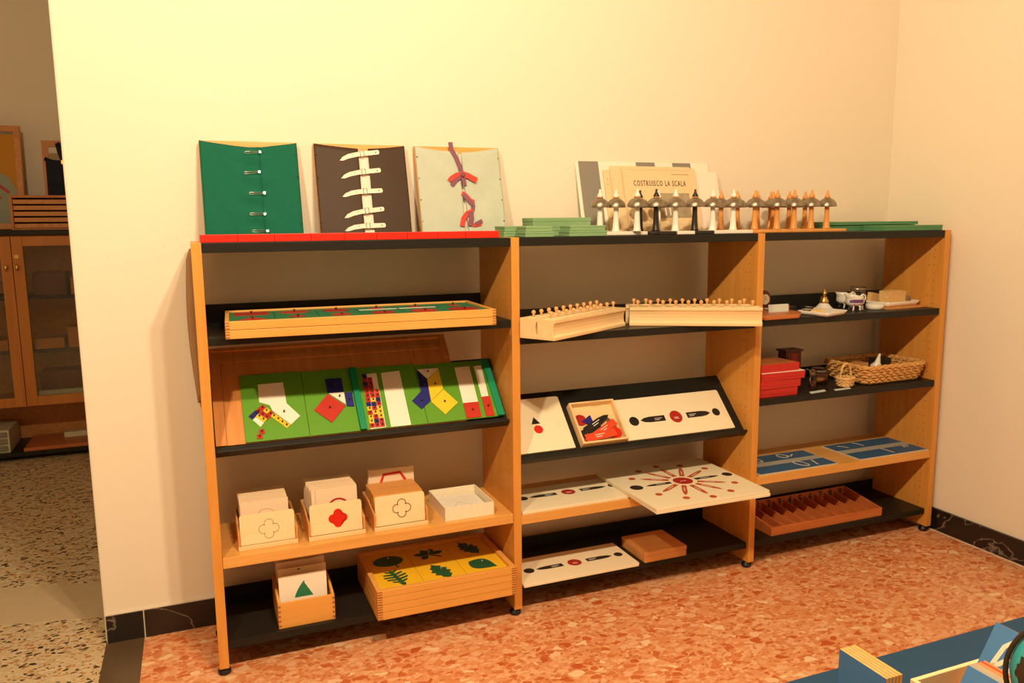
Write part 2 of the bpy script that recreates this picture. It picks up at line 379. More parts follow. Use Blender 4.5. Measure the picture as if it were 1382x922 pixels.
# sloping display shelves
SY = -.262; SZ = [0.681, 0.540]
for i in range(2):
    a, b = bay(i)
    e = bx('display_shelf', (a, b, -.004, .258, -.010, 0), 'black_shelf', unit, loc=(0, SY, SZ[i]), rot=(PI/4, 0, 0))
    bx('front_lip', (a, b, -.014, -.004, -.014, .0165), 'black_shelf', e, bevel=.002)
    for xx in (a+.004, b-.016): bx('bracket', (xx, xx+.012, .000, .05, -.028, -.010), 'black_plastic', e, bevel=.002)
# poster behind the unit
bm = BM()
sec = [(-.004, .034), (-.013, .028), (-.020, .026), (-.027, .030)]
N = 14
rows = []
for k in range(N+1):
    z = 1.265-k*(.495/N); s = 1 + .5*math.sin(k/N*PI*1.1)-.35*(1 if k == 0 else 0)
    rows.append([(-.004+(q[0]+.004)*s, q[1]+.004*math.sin(k*.9), z) for q in sec])
vv = [[bm.verts.new(p) for p in r] for r in rows]
for a, b in zip(vv, vv[1:]):
    for k in range(3): bm.faces.new((a[k], a[k+1], b[k+1], b[k])).smooth = True
po = obj('rolled_poster', bm, 'brown_paper'); so = po.modifiers.new('s', 'SOLIDIFY'); so.thickness = .0015
tag(po, 'brown curled poster edge tucked between left end of shelving unit and wall', 'poster')

# ------------------------------------------------------------------ dressing frames on top, leaning on the wall
ZT = 1.2885
tilt = -math.atan2(.075, .305)
def frame_thing(label, x, w):
    f = thing('dressing_frame', label, 'dressing frame', (x, -.046, ZT+.003), (tilt, 0, 0), 'dressing frames leaning on the wall')
    h = .316
    bx('bottom_rail', (0, w, 0, .014, 0, .03), 'tray_wood', f); bx('top_rail', (0, w, 0, .014, h-.03, h), 'tray_wood', f, bevel=.001)
    bx('side_rail', (0, .024, 0, .0135, .03, h-.03), 'tray_wood', f); bx('side_rail', (w-.024, w, 0, .0135, .03, h-.03), 'tray_wood', f)
    return f, h
def cloth(name, m, parent, u0, u1, w, h, dip, nf, top=.004, lap=0.0):
    """cloth panel between u0 and u1, in front of the frame (y<0)"""
    bm = BM(); nu, nv = 22, 22; g = []
    for i in range(nu+1):
        col = []
        u = u0+(u1-u0)*i/nu
        for j in range(nv+1):
            t = j/nv; edge = abs(2*u/w-1)
            tp = h-top-dip*(1-edge**1.6)
            v = .002+(tp-.002)*t
            n = -.004-lap - nf(u/w, t)
            col.append(bm.verts.new((u, n, v)))
        g.append(col)
    for i in range(nu):
        for j in range(nv): bm.faces.new((g[i][j], g[i+1][j], g[i+1][j+1], g[i][j+1])).smooth = True
    o = obj(name, bm, m, parent); s = o.modifiers.new('s', 'SOLIDIFY'); s.thickness = .002; s.offset = 1
    return o
def tacks(f, w, h):
    for uu in (.006, w-.006):
        for k in range(4):
            bm = BM(); sphere(bm, (uu, -.0085, .05+k*.075), .0026, 8, 6); obj('tack', bm, 'knob_dark', f)
# 1 green with safety pins
w1 = .296; f1, h = frame_thing('wooden dressing frame with green cloth closed by safety pins', .030, w1)
def nf1(u, t): return .001+.003*math.sin(u*PI)+max(0, math.sin(u*PI))**.5*(.004+.002*math.sin(u*17+t*7)*math.sin(t*5+u*3)+.0045*math.exp(-((u-.53)/.16)**2)*math.sin(t*4.6*2*PI+1.2+(u-.53)*6))
cloth('cloth_flap', 'green_cloth', f1, .001, w1*.60, w1, h, .020, nf1, .003, .0024)
cloth('cloth_flap', 'green_cloth', f1, w1*.42, w1-.001, w1, h, .020, nf1, .003)
for k, (pu, pv, rr) in enumerate(((.53, .273, -.06), (.51, .208, -.1), (.545, .141, -.04), (.535, .075, 0), (.55, .022, 0))):
    bm = BM(); L = .021
    pts = [(L, 0, .002)]+[(-L+.003*math.cos(a), 0, .0032*math.sin(a)+.0005) for a in [PI/2+PI*i/6 for i in range(7)]]+[(L, 0, -.002)]
    tube(bm, pts, .0009, 6); box(bm, L-.003, L+.003, -.0015, .0015, -.0035, .0035)
    obj('safety_pin', bm, 'steel', f1, loc=(pu*w1, -.013-nf1(pu, pv/h), pv), rot=(0, rr, 0))
tacks(f1, w1, h)
# 2 brown leather with buckled straps
w2 = .304; f2, h = frame_thing('wooden dressing frame with brown leather flaps and white buckled straps', .378, w2)
nf2 = lambda u, t: .006*math.sin(min(u, 1-u)*PI*1.2)+.0015*math.sin(t*7+u*5)
bx('backing_cloth', (w2*.40, w2*.62, -.003, -.0005, .004, h-.022), 'white_strap', f2)
cloth('leather_flap', 'brown_leather', f2, .001, w2*.47, w2, h, .016, nf2, .003, .001)
cloth('leather_flap', 'brown_leather', f2, w2*.58, w2-.001, w2, h, .016, nf2, .003, .001)
for k, (v, a) in enumerate(((.279, .13), (.218, .12), (.152, .06), (.086, .12), (.036, .03))):
    st = BM(); prism(st, [(-.078, -.014), (-.066, -.0155), (-.046, -.0105), (-.018, -.0075), (.055, -.0075), (.0585, -.003), (.0585, .003), (.055, .0075), (-.018, .0075), (-.046, .0045), (-.066, -.003)], 0, .0022, XZ)
    so = obj('strap', st, 'white_strap', f2, loc=(w2*.51, -.013, v), rot=(0, -a, 0))
    b2 = BM(); tube(b2, [(-.006, -.004, -.0095), (.006, -.004, -.0095), (.006, -.004, .0095), (-.006, -.004, .0095)], .0013, 6, True)
    obj('buckle', b2, 'steel', so)
    h3 = BM(); prism(h3, disc_pts(.046, 0, .0022, n=8), .0022, .0028, XZ); prism(h3, disc_pts(-.03, 0, .0014, n=8), .0022, .0028, XZ); obj('rivet', h3, 'knob_dark', so)
tacks(f2, w2, h)
# 3 pale green with ribbons
w3 = .306; f3, h = frame_thing('wooden dressing frame with pale green cloth laced by red and purple ribbons', .716, w3)
nf3 = lambda u, t: .001+.003*math.sin(u*PI)+max(0, math.sin(u*PI))**.5*(.0035+.0035*math.sin(u*13+t*9)*math.sin(t*6+u*4)+.0025*math.sin(t*11-u*9)*math.exp(-((u-.75)/.25)**2)+.002*math.sin(u*23+t*5)*math.exp(-((t-.2)/.25)**2))
bx('backing_cloth', (w3*.42, w3*.58, -.003, -.0005, .004, h-.026), 'white_strap', f3)
cloth('cloth_flap', 'pale_cloth', f3, .001, w3*.50, w3, h, .020, nf3, .003, .001)
cloth('cloth_flap', 'pale_cloth', f3, w3*.535, w3-.001, w3, h, .020, nf3, .003, .001)
def ribb(m, pts, wd, dy=-.014):
    bm = BM(); pr = None
    # flat band in the frame plane with a little thickness and lift
    ribbon(bm, pts, wd, 0, .0012, XZ); obj('ribbon', bm, m, f3, loc=(0, dy-.007, 0))
c3 = w3*.515
ribb('ribbon_purple', [(c3-.032, h+.010), (c3-.030, h-.018), (c3-.016, h-.045), (c3-.006, h-.075), (c3-.001, h-.105)], .016, -.012)
ribb('ribbon_red', [(c3+.002, .212), (c3-.022, .209), (c3-.040, .198), (c3-.050, .188)], .016, -.017)
ribb('ribbon_red', [(c3, .212), (c3+.018, .207), (c3+.036, .197), (c3+.050, .190)], .020, -.017)
ribb('ribbon_purple', [(c3-.002, .208), (c3-.022, .194), (c3-.042, .172)], .014, -.015)
ribb('ribbon_purple', [(c3, .212), (c3+.002, .190), (c3+.004, .172)], .015, -.0165)
ribb('ribbon_red', [(c3-.008, .146), (c3+.006, .138), (c3+.020, .120), (c3+.034, .114)], .016, -.013)
ribb('ribbon_purple', [(c3-.004, .142), (c3+.012, .122), (c3+.030, .104)], .015, -.0155)
ribb('ribbon_purple', [(c3+.030, .106), (c3+.026, .088), (c3+.018, .074)], .014, -.013)
ribb('ribbon_red', [(c3+.026, .082), (c3+.004, .074), (c3-.010, .058), (c3-.018, .030)], .017, -.014)
ribb('ribbon_purple', [(c3+.014, .080), (c3+.018, .058), (c3+.010, .030)], .018, -.0165)
ribb('ribbon_red', [(c3+.022, .032), (c3+.040, .036), (c3+.052, .040)], .014, -.013)
ribb('ribbon_purple', [(c3+.030, .036), (c3+.046, .044), (c3+.056, .048)], .012, -.0155)
bm = BM(); sphere(bm, (c3, -.024, .209), .010, 10, 8); obj('bow_knot', bm, 'ribbon_purple', f3)
tacks(f3, w3, h)

# ------------------------------------------------------------------ red blocks along the front edge
rx = [.012, .112, .212, .314, .411, .507, .600, .698, .787, .900]
for k in range(9):
    o = bx('red_block', (-.0005, rx[k+1]-rx[k]-.0012, 0, .10, 0, .0215), 'red_paint', bevel=.001, loc=(rx[k], -.301+random.uniform(0, .0015), ZT))
    tag(o, '%s flat red block from the left in the row on the top shelf' % ORD[k], 'block', 'red blocks along the front of the top shelf')

# ------------------------------------------------------------------ sage green boxes
def lidbox(name, label, x, y, z, w, d, h, m, rz=0, group=None):
    t = thing(name, label, 'box', (x, y, z), (0, 0, rz), group)
    bx('box_body', (0.001, w-.001, .001, d-.001, 0, h*.62), m, t, bevel=.001)
    bx('lid', (0, w, 0, d, h*.62, h), m, t, bevel=.0012)
    return t
g = 'sage green boxes at the left of the middle bay top'
lidbox('green_box', 'low sage green box beside the end of the red blocks, bottom of its pair', .992, -.292, ZT, .104, .085, .016, 'sage_green', 0, g)
lidbox('green_box', 'low sage green box beside the end of the red blocks, top of its pair', .995, -.290, ZT+.0165, .096, .082, .018, 'sage_green', 0, g)
lidbox('green_box', 'low sage green box behind the red blocks, bottom of its pair', .955, -.198, ZT, .115, .10, .0175, 'sage_green', 0, g)
lidbox('green_box', 'low sage green box behind the red blocks, top of its pair', .958, -.196, ZT+.018, .110, .095, .0175, 'sage_green', 0, g)
lidbox('green_box', 'wide sage green box at the back of the green group, bottom one', 1.080, -.150, ZT, .225, .10, .028, 'sage_green', 0, g)
lidbox('green_box', 'wide sage green box at the back of the green group, top one', 1.081, -.149, ZT+.0285, .223, .098, .034, 'sage_green', 0, g)
lidbox('green_box', 'sage green box in front of the first bells, bottom of its pair', 1.150, -.290, ZT, .143, .085, .018, 'sage_green', 0, g)
lidbox('green_box', 'sage green box in front of the first bells, top of its pair', 1.155, -.288, ZT+.0185, .133, .082, .017, 'sage_green', 0, g)
# flat green boards at the right end
g = 'green boards at the right end of the top shelf'
tag(bx('green_board', (0, .478, 0, .15, 0, .012), 'box_green', bevel=.001, loc=(2.358, -.17, ZT)), 'long dark green flat board at the right end, bottom of the pile', 'board', g)
tag(bx('green_board', (0, .478, 0, .15, 0, .011), 'box_green', bevel=.001, loc=(2.352, -.165, ZT+.0125)), 'long dark green flat board at the right end, middle of the pile', 'board', g)
gb = thing('green_board', 'long dark green flat board with worn pale print, top of the pile', 'board', (2.350, -.172, ZT+.024), (0, 0, 0), g)
bx('panel', (0, .490, 0, .15, 0, .013), 'box_green', gb, bevel=.001)
bx('worn_print', (.06, .36, .02, .13, .0128, .0134), 'pale_wood', gb)
for k in range(7): bx('print_mark', (.075+k*.038, .097+k*.038, .03+.01*(k % 3), .10, .0132, .0137), ('brown_ink', 'white_card', 'red_wood')[k % 3], gb)
lidbox('green_box', 'low green lidded box at the far right front corner of the top shelf', 2.533, -.287, ZT, .315, .11, .021, 'box_green', 0, g)

# ------------------------------------------------------------------ boards and booklet leaning on the wall behind the bells
tb = -math.atan2(.075, .27)
def lean(name, label, cat, x, w, h, y, m, th=.003, parts=(), rz=0):
    t = thing(name, label, cat, (x, y, ZT+.001), (tb, 0, 0))
    bx('sheet', (0, w, 0, th, 0, h), m, t, bevel=.0006)
    return t
lean('board', 'white board edge furthest back in the leaning stack behind the bells', 'board', 1.336, .57, .279, -.030, 'white_card')
t = lean('striped_board', 'white board with grey stripes leaning behind the bells', 'board', 1.346, .575, .281, -.037, 'white_card')
bx('grey_stripe', (.0, .083, -.0006, .0002, 0, .2812), 'grey_print', t)
bx('grey_stripe', (.246, .330, -.0006, .0002, .1, .2812), 'grey_print', t)
bx('grey_stripe', (.410, .493, -.0006, .0002, .1, .2812), 'grey_print', t)
t = lean('card_sheet', 'narrow cream sheet leaning left of the scala booklet', 'card', 1.440, .19, .248, -.048, 'paper_card_aged')
for z in (.21, .19, .06): bx('ink_dot', (.012, .015, -.0005, .0001, z, z+.004), 'thin_ink', t)
lean('card_sheet', 'cream sheet showing just behind the scala booklet', 'card', 1.466, .355, .264, -.056, 'paper_card_aged')
t = lean('booklet', 'cream booklet titled Costruisco la scala with a photo below', 'book', 1.512, .325, .258, -.066, 'paper_card_aged', .005)
text('title_text', 'COSTRUISCO LA SCALA', .031, 'ink', t, (.158, -.0008, .186), (PI/2, 0, 0), .56, space=1.28)
bx('photograph', (.128, .283, -.0008, .0002, .06, .158), 'photo_print', t)
bx('small_print', (.215, .292, -.0006, .0002, .231, .2335), 'thin_ink', t)
for d in ((.02, .305, .249, .2495), (.03, .1, .166, .1665), (.02, .305, .035, .0355)): bx('ruled_line', (d[0], d[1], -.0005, .0002, d[2], d[3]), 'thin_ink', t)
for k in range(3): bx('rung', (.165+k*.02, .171+k*.02, -.0012, 0, .07, .10), 'white_card', t)
lean('card_sheet', 'blank pale sheet leaning right of the scala booklet', 'card', 1.845, .105, .245, -.0475, 'white_card')

# ------------------------------------------------------------------ bells
PLZ = ZT
plates = [('white', 1.235, 1.497), ('black', 1.500, 1.574), ('white', 1.577, 1.650), ('black', 1.653, 1.731), ('white', 1.734, 1.902)]
for k, (c, a, b) in enumerate(plates):
    o = bx('bell_board', (a, b, -.215 if k == 0 else -.282, -.145 if k == 4 else -.062, PLZ, PLZ+.012), c+'_paint', bevel=.002)
    if c == 'white': lab = ('long white bell board beside the green boxes', 'short white bell board between two black boards', 'white bell board next to the wooden one')[k//2]
    else: lab = ('black bell board at the third white bell', 'black bell board under the last black bell')[k//2]
    tag(o, lab, 'board', 'bell boards')
bm = BM(); prism(bm, [(0, 0), (.44, 0), (.44, .262), (-.058, .262), (-.058, .142), (0, .142)], 0, .012); o = obj('bell_board', bm, 'bell_wood', bevel=.003, loc=(1.905, -.280, PLZ)); tag(o, 'long orange wooden bell board with rounded edges', 'board', 'bell boards')
def bell(x, y, m, label, s=1.0):
    t = thing('bell', label, 'bell', (x, y, PLZ+.0122), (0, 0, random.uniform(0, 6)), 'bells in rows on the top shelf')
    bm = BM(); lathe(bm, [(.0145, 0), (.0148, .003), (.0125, .008), (.0105, .03), (.009, .06), (.0085, .088), (.0085, .112)], 20); obj('stem', bm, m, t)
    R = .0355*s
    prof = [(R, .086), (R*1.0, .0865)]+[(R*math.cos(a), .0865+.032*math.sin(a)) for a in [PI/2*i/9 for i in range(1, 9)]]+[(.004, .1187)]
    inner = [(r-.0015 if r > .006 else r, z-.0014) for r, z in prof[::-1]]
    bm = BM(); lathe(bm, prof+inner+[prof[0]], 30); obj('dome', bm, 'nickel', t, smooth=True)
    bm = BM(); lathe(bm, [(.011, .1175), (.011, .121), (.004, .1215)], 14); obj('washer', bm, 'orange_box_wood', t)
    bm = BM(); lathe(bm, [(.0105, .1212), (.011, .124), (.0075, .131), (.004, .138), (.0045, .143), (.003, .147), (0, .1485)], 16); obj('finial', bm, m, t, smooth=True)
    return t
fr = [(1.335, -.15, 'white', .88), (1.385, -.205+.05, 'white', .94), (1.449, -.22, 'white', 1), (1.526, -.22, 'black', 1), (1.607, -.22, 'white', 1), (1.689, -.22, 'black', 1), (1.767, -.22, 'white', 1), (1.858, -.22, 'white', 1)]
fr[0] = (1.3365, -.155, 'white', .92); fr[1] = (1.4065, -.145, 'white', .95)
wn = 0; bn = 0
for (x, y, c, s) in fr:
    if c == 'white': lab = 'white-stemmed metal bell, %s white one from the left' % ORD[wn]; wn += 1
    else: lab = 'black-stemmed metal bell in the front row, %s' % ('left one' if bn == 0 else 'right one'); bn += 1
    bell(x, y, c+'_paint', lab, s)
bell(1.533, -.098, 'black_paint', 'black-stemmed metal bell half hidden behind the third white bell')
bell(1.612, -.098, 'white_paint', 'white-stemmed metal bell half hidden behind the left black bell')
for k, x in enumerate((1.956, 2.059, 2.14, 2.223, 2.300)): bell(x, -.22, 'bell_wood', 'wooden-stemmed metal bell in the front row, %s wooden one from the left' % ORD[k])
for k, (x, y) in enumerate(((1.893, -.098), (1.969, -.098), (2.065, -.098), (2.142, -.098), (2.185, -.030), (2.221, -.098), (2.301, -.098))):
    bell(x, y, 'bell_wood', 'wooden-stemmed metal bell in the back rows, %s wooden one from the left' % ORD[k], .98)

# ------------------------------------------------------------------ trays with finger joints
def tray(name, label, x, y, z, w, d, h, m='tray_wood', th=.012, group=None, joints=3, rz=0):
    t = thing(name, label, 'tray', (x, y, z), (0, 0, rz), group)
    bx('base', (th*.5, w-th*.5, th*.5, d-th*.5, .001, .006), m, t)
    for (n, dm) in (('front_wall', (0, w, 0, th, 0, h)), ('back_wall', (0, w, d-th, d, 0, h)), ('side_wall', (0, th, th, d-th, 0, h)), ('side_wall', (w-th, w, th, d-th, 0, h))):
        o = bx(n, dm, m, t, bevel=.0016)
        if n == 'front_wall':
            for s in (0, 1):
                for k in range(joints):
                    zz = h*(k+.25)/joints
                    xx = -.0004 if s == 0 else w-th+.0004
                    bx('finger_joint', (xx, xx+th, -.0005, th*.5, zz, zz+h*.5/joints), 'joint_wood', o)
    return t
trays = []
for k in range(2):
    t = tray('inset_tray', ('lower wooden tray on the upper left shelf, under the inset tray', 'wooden tray of green plates with red inset shapes')[k], .060, -.374, S2[0]+.0005+k*.0250, .785, .310, .0240, rz=-.042, group='wooden trays on the upper left shelf')
    trays.append(t)
it = trays[1]
def knob(parent, x, y, z, r=.004, m='knob_dark', h=.009):
    bm = BM(); lathe(bm, [(r*.5, 0), (r*.45, h*.35), (r, h*.6), (r*.9, h*.9), (0, h)], 10, (x, y, z)); return obj('knob', bm, m, parent)
pw = (.785-.024)/6
shapes = {0: [(-.05, -.04), (.05, -.04), (.05, .05), (-.05, .05)], 1: disc_pts(0, 0, .045, .035), 2: disc_pts(0, 0, .042), 3: [(-.05, -.03), (.05, -.03), (.05, .03), (-.05, .03)], 4: disc_pts(0, 0, .03, n=6), 5: [(-.02, -.02), (.02, -.02), (0, .03)]}
for i in range(6):
    for j in range(2):
        d0 = (.310-.024)/2
        p = bx('green_plate', (-pw/2+.0008, pw/2-.0008, -d0/2+.0008, d0/2-.0008, 0, .0125), 'inset_green', it, bevel=.001, loc=(.012+pw*(i+.5), .012+d0*(j+.5), .0062))
        sh = shapes[i] if j == 1 else [(-.055, -.05), (.055, -.05), (.0, .05)] if i == 0 else disc_pts(0, .02, .02+.006*i, n=5+i)
        if i in (3, 4) and j == 1:
            bm = BM(); prism(bm, [(q[0]*1.2, q[1]*.3-.03) for q in shapes[3]], .0124, .0130); obj('white_recess_or_glare', bm, 'white_card', p)  # white strip here is a glare line painted on the plate
        bm = BM(); prism(bm, sh if not (i in (3, 4) and j == 1) else disc_pts(0, .005, .022), .0124, .0136); s_ = obj('red_inset', bm, 'dark_red_paint' if (i+j) % 2 else 'piece_red', p)
        knob(p, 0, 0, .0134)

# ------------------------------------------------------------------ left display shelf: boards and puzzle pieces
R45 = (PI/4, 0, 0)
def slope(name, label, cat, bayi, u, v, n, group=None, extra=0.0):
    c = math.cos(PI/4)
    return thing(name, label, cat, (u, SY+(v-n)*c, SZ[bayi]+(v+n)*c), R45, group)
t = slope('wooden_tray', 'large flat brown wooden tray leaning behind the green boards', 'tray', 0, .018, .012, .0004)
bx('panel', (0, .776, 0, .355, 0, .006), 'brown_wood', t)
bx('rim', (0, .030, 0, .343, .006, .0085), 'brown_wood', t, bevel=.001); bx('rim', (.752, .776, .258, .343, .006, .012), 'brown_wood', t, bevel=.001); bx('rim', (0, .776, .343, .355, 0, .013), 'brown_wood', t, bevel=.001)
bx('cross_batten', (.030, .752, .30, .318, .006, .0085), 'brown_wood', t); bx('batten_edge', (.030, .0325, .0, .30, .006, .0066), 'joint_wood', t); bx('batten_edge', (.652, .655, .262, .30, .006, .0066), 'joint_wood', t)
def gboard(label, u0, u1, v1, n, rims=()):
    t = slope('puzzle_board', label, 'puzzle board', 0, u0, .0125, n, 'green puzzle boards on the left sloping shelf')
    bx('panel', (0, u1-u0, 0, v1-.0125, 0, .005), 'green_board', t, bevel=.0006)
    for (a, b, h) in rims: bx('rim', (a-u0, b-u0, 0, v1-.0125, .0002, h), 'teal_rim', t, bevel=.001)
    return t
NB = .0068
bA = gboard('green puzzle board at far left with a white T-shaped recess', .101, .2872, .255, NB)
bB = gboard('green puzzle board with blue squares and a red square', .2885, .4415, .252, NB)
bC = gboard('green puzzle board with a column of small coloured tiles', .4625, .660, .250, NB+.0002, ((.4425, .4625, .014),))
bD = gboard('green puzzle board at right with yellow and blue shapes', .6615, .925, .244, NB+.0002, ((.901, .925, .012),))
def flat(board, name, pts, m, n0=.005, th=.0006, u0=0):
    bm = BM(); prism(bm, [(p[0]-u0, p[1]-.0125) for p in pts], n0-.0003, n0+th); return obj(name, bm, m, board)
def piece(board, u0, label, pts, m, bayi=0, group='loose puzzle pieces on the green boards', kn=True):
    cx = sum(p[0] for p in pts)/len(pts); cy = sum(p[1] for p in pts)/len(pts)
    t = slope('puzzle_piece', label, 'puzzle piece', bayi, cx, cy, NB+.0063, group)
    bm = BM(); prism(bm, [(p[0]-cx, p[1]-cy) for p in pts], 0, .0022); obj('plate', bm, m, t, bevel=.0004, seg=1)
    if kn: knob(t, 0, 0, .002, .0032)
    return t
def tiles(board, u0, specs, s=.0165):
    for (cx, cy, rot, m) in specs:
        bm = BM(); box(bm, -s/2+.0004, s/2-.0004, -s/2+.0004, s/2-.0004, 0, .0026)
        o = obj('tile', bm, m, board, bevel=.0004, seg=1, loc=(cx-u0, cy-.0125, .0056), rot=(0, 0, rot))
        knob(o, 0, 0, .0025, .003, 'knob_dark', .007)
# A: T shaped recess and tiles
U = .101
flat(bA, 'white_recess_or_glare', [(.153, .216), (.230, .217), (.232, .136), (.181, .1365), (.152, .1505)], 'white_card', u0=U)
piece(bA, U, 'white rhomboid puzzle piece with one dark knob on the left green board', [(.2325, .1350), (.267, .0855), (.2362, .0575), (.1872, .1130), (.181, .1350)], 'white_card')
a0 = math.atan2(.049-.1, .233-.1875)
dx, dy = math.cos(a0), math.sin(a0); nx, ny = -dy, dx
st = Vector((.1795, .107))
tl = [(st.x+dx*s_*.0165, st.y+dy*s_*.0165, a0, 'yellow_paint') for s_ in range(1, 5)]
o0 = Vector((.157, .131))
for i in range(3):
    for j in range(2):
        c = 'yellow_paint' if (i == 1 and j == 1) else 'piece_red'
        p = Vector((.1595, .1285))+Vector((dx, dy))*(.0165*i-.0)+Vector((-nx, -ny))*(.0165*(1-j))
        tl.append((p.x, p.y, a0, c))
for i in range(2):
    p = Vector((.1335, .1065))+Vector((nx, ny))*(.0165*(.5-i))*1.0
    p = Vector((.1345, .1075))+Vector((dy, -dx))*(.0165*(i-.4))
    tl.append((p.x, p.y, a0, 'blue_paint'))
    p = Vector((.1475, .0985))+Vector((dx, dy))*.0165*i
    tl.append((p.x, p.y, a0, 'yellow_paint'))
flat(bA, 'white_recess_or_glare', [(.1275, .089), (.137, .0985), (.1585, .0755), (.1475, .062)], 'white_card', u0=U)
tl += [(.150, .044, .1, 'piece_red'), (.142, .0275, -.05, 'piece_red')]
tiles(bA, U, tl)
# B
piece(bB, 0, 'blue square puzzle piece at the top of the second green board', [(.361, .215), (.413, .215), (.412, .1605), (.361, .1605)], 'blue_paint')
piece(bB, 0, 'white triangular puzzle piece between the blue and red squares', [(.364, .159), (.4125, .159), (.4115, .112)], 'white_card')
piece(bB, 0, 'large tilted red square puzzle piece on the second green board', [(.3605, .157), (.410, .1075), (.359, .050), (.311, .102)], 'piece_red')
piece(bB, 0, 'small blue square puzzle piece beside the white triangle', [(.4145, .156), (.438, .157), (.437, .102), (.414, .105)], 'blue_paint')
# C
U = .4625
flat(bC, 'white_recess_or_glare', [(.480, .223), (.529, .224), (.523, .015), (.473, .014)], 'white_card', u0=U)
flat(bC, 'white_recess_or_glare', [(.544, .223), (.607, .226), (.604, .014), (.539, .014)], 'white_card', u0=U)
pat = ['b..', 'rr.', 'br.', 'rr.', 'rro', 'rrr', 'ryb', 'bbr', 'yry', 'ryy', 'yry', 'ybr', 'rrr']
tl = []
for r_, row in enumerate(pat):
    for c_, ch in enumerate(row):
        if ch == '.': continue
        m = {'b': 'blue_paint', 'r': 'piece_red', 'y': 'yellow_paint', 'o': 'orange_red'}[ch]
        tl.append((.4835+c_*.0162+.0006*(12-r_)-.003, .2165-.0159*r_-.001, 0, m))
tiles(bC, U, tl, .0158)
# D
U = .6615
piece(bD, U, 'white triangular puzzle piece at the top of the right green board', [(.668, .224), (.742, .223), (.6945, .183)], 'white_card')
piece(bD, U, 'upper yellow parallelogram puzzle piece on the right green board', [(.741, .2215), (.739, .138), (.6875, .094), (.693, .180)], 'yellow_paint')
piece(bD, U, 'lower yellow square puzzle piece on the right green board', [(.739, .136), (.777, .079), (.724, .038), (.687, .0925)], 'yellow_paint')
piece(bD, U, 'blue parallelogram puzzle piece left of the yellow one', [(.6655, .221), (.6925, .180), (.6865, .096), (.663, .1355)], 'blue_paint')
piece(bD, U, 'small tilted blue square puzzle piece left of the yellow square', [(.625, .102), (.6615, .135), (.6855, .0945), (.650, .067)], 'blue_paint')
flat(bD, 'white_recess_or_glare', [(.799, .221), (.853, .222), (.847, .075), (.794, .075)], 'white_card', u0=U)
flat(bD, 'white_recess_or_glare', [(.868, .220), (.896, .222), (.889, .093), (.864, .093)], 'white_card', u0=U)
piece(bD, U, 'wide red square puzzle piece at the foot of the white strip', [(.794, .0745), (.847, .0745), (.843, .015), (.791, .015)], 'piece_red')
piece(bD, U, 'narrow red puzzle piece at the foot of the thin white strip', [(.8625, .092), (.893, .093), (.889, .015), (.860, .015)], 'piece_red')

# ------------------------------------------------------------------ card boxes on the left wooden shelf
def quatrefoil(cx, cy, r, n=14):
    pts = []
    for q in range(4):
        a = q*PI/2; ox, oy = cx+r*.86*math.cos(a), cy+r*.86*math.sin(a)
        for i in range(n+1):
            b = a-PI*.62+PI*1.24*i/n
            pts.append((ox+r*.74*math.cos(b), oy+r*.74*math.sin(b)))
    return pts
def outline(bm, pts, wd, h0, h1, mtx=None): ribbon(bm, pts+[pts[0], pts[1]], wd, h0, h1, mtx)
def card_box(label, x, y, z, w, d, m='pale_wood', fh=.055, lip=.013, name='card_box'):
    t = thing(name, label, 'box', (x, y, z+.0004))
    bx('base', (.004, w-.004, .004, d-.004, 0, .006), m, t)
    for xx in (0, w-.006):
        bm = BM(); prism(bm, [(0, 0), (d, 0), (d, fh+.02), (d*.55, fh+.02), (0, fh)], xx, xx+.006, Matrix(((0,0,1,0),(1,0,0,0),(0,1,0,0),(0,0,0,1)))); obj('side_wall', bm, 'orange_box_wood', t, bevel=.0008)
    bx('back_wall', (.006, w-.006, d-.006, d, 0, fh+.02), m, t)
    bx('front_lip', (.0, w, -.003, .004, 0, lip), m, t, bevel=.001)
    return t
def upcard(name, label, x, y, z, w, h, th, m, tiltx, group, cat='card', rz=0, round_=False):
    t = thing(name, label, cat, (x, y, z), (tiltx, 0, rz), group)
    bm = BM()
    if round_:
        r = .008; pts = [(0, 0), (w, 0)]+[(w-r+r*math.sin(PI/2-a*PI/8), h-r+r*math.sin(a*PI/8)) for a in range(5)]+[(r-r*math.sin(a*PI/8), h-r+r*math.cos(a*PI/8)) for a in range(5)]
        prism(bm, pts, -th, 0, XZ)
    else: box(bm, 0, w, 0, th, 0, h)
    obj('sheet', bm, m, t); return t
Z4 = S4[0]
# box 1
b = card_box('card box at far left whose front card shows a thin clover outline', .062, -.268, Z4, .174, .185)
t = upcard('front_card', 'plywood front card with a thin quatrefoil outline', .0690, -.260, Z4+.013, .160, .092, .005, 'card_wood', -.10, 'plywood front cards', round_=True)
bm = BM(); outline(bm, quatrefoil(.084, .042, .0185), .0011, 0, .0004, XZ); obj('outline_print', bm, 'ink', t)
tops = [.122, .128, .133, .136, .139, .140, .142, .143]
for k in range(8):
    yy = -.218+k*.0155
    t = upcard('paper_card', 'cream paper card in the far left card box, %s from the front' % ORD[k], .076-k*.0006+random.uniform(-.002, .002), yy, Z4+.008, .142, tops[0]+.0006*k+random.uniform(-.001, .001), .0022 if k % 3 else .004, ('paper_card', 'paper_card', 'paper_card_aged')[k % 3], -.12+random.uniform(-.01, .01), 'paper cards in the far left card box')
    if k == 0:
        bm = BM(); ribbon(bm, [(.075+.032*math.cos(a*PI/12), .062+.032*math.sin(a*PI/12)) for a in range(13)], .0012, 0, .0004, XZ); obj('outline_print', bm, 'red_wood', t)
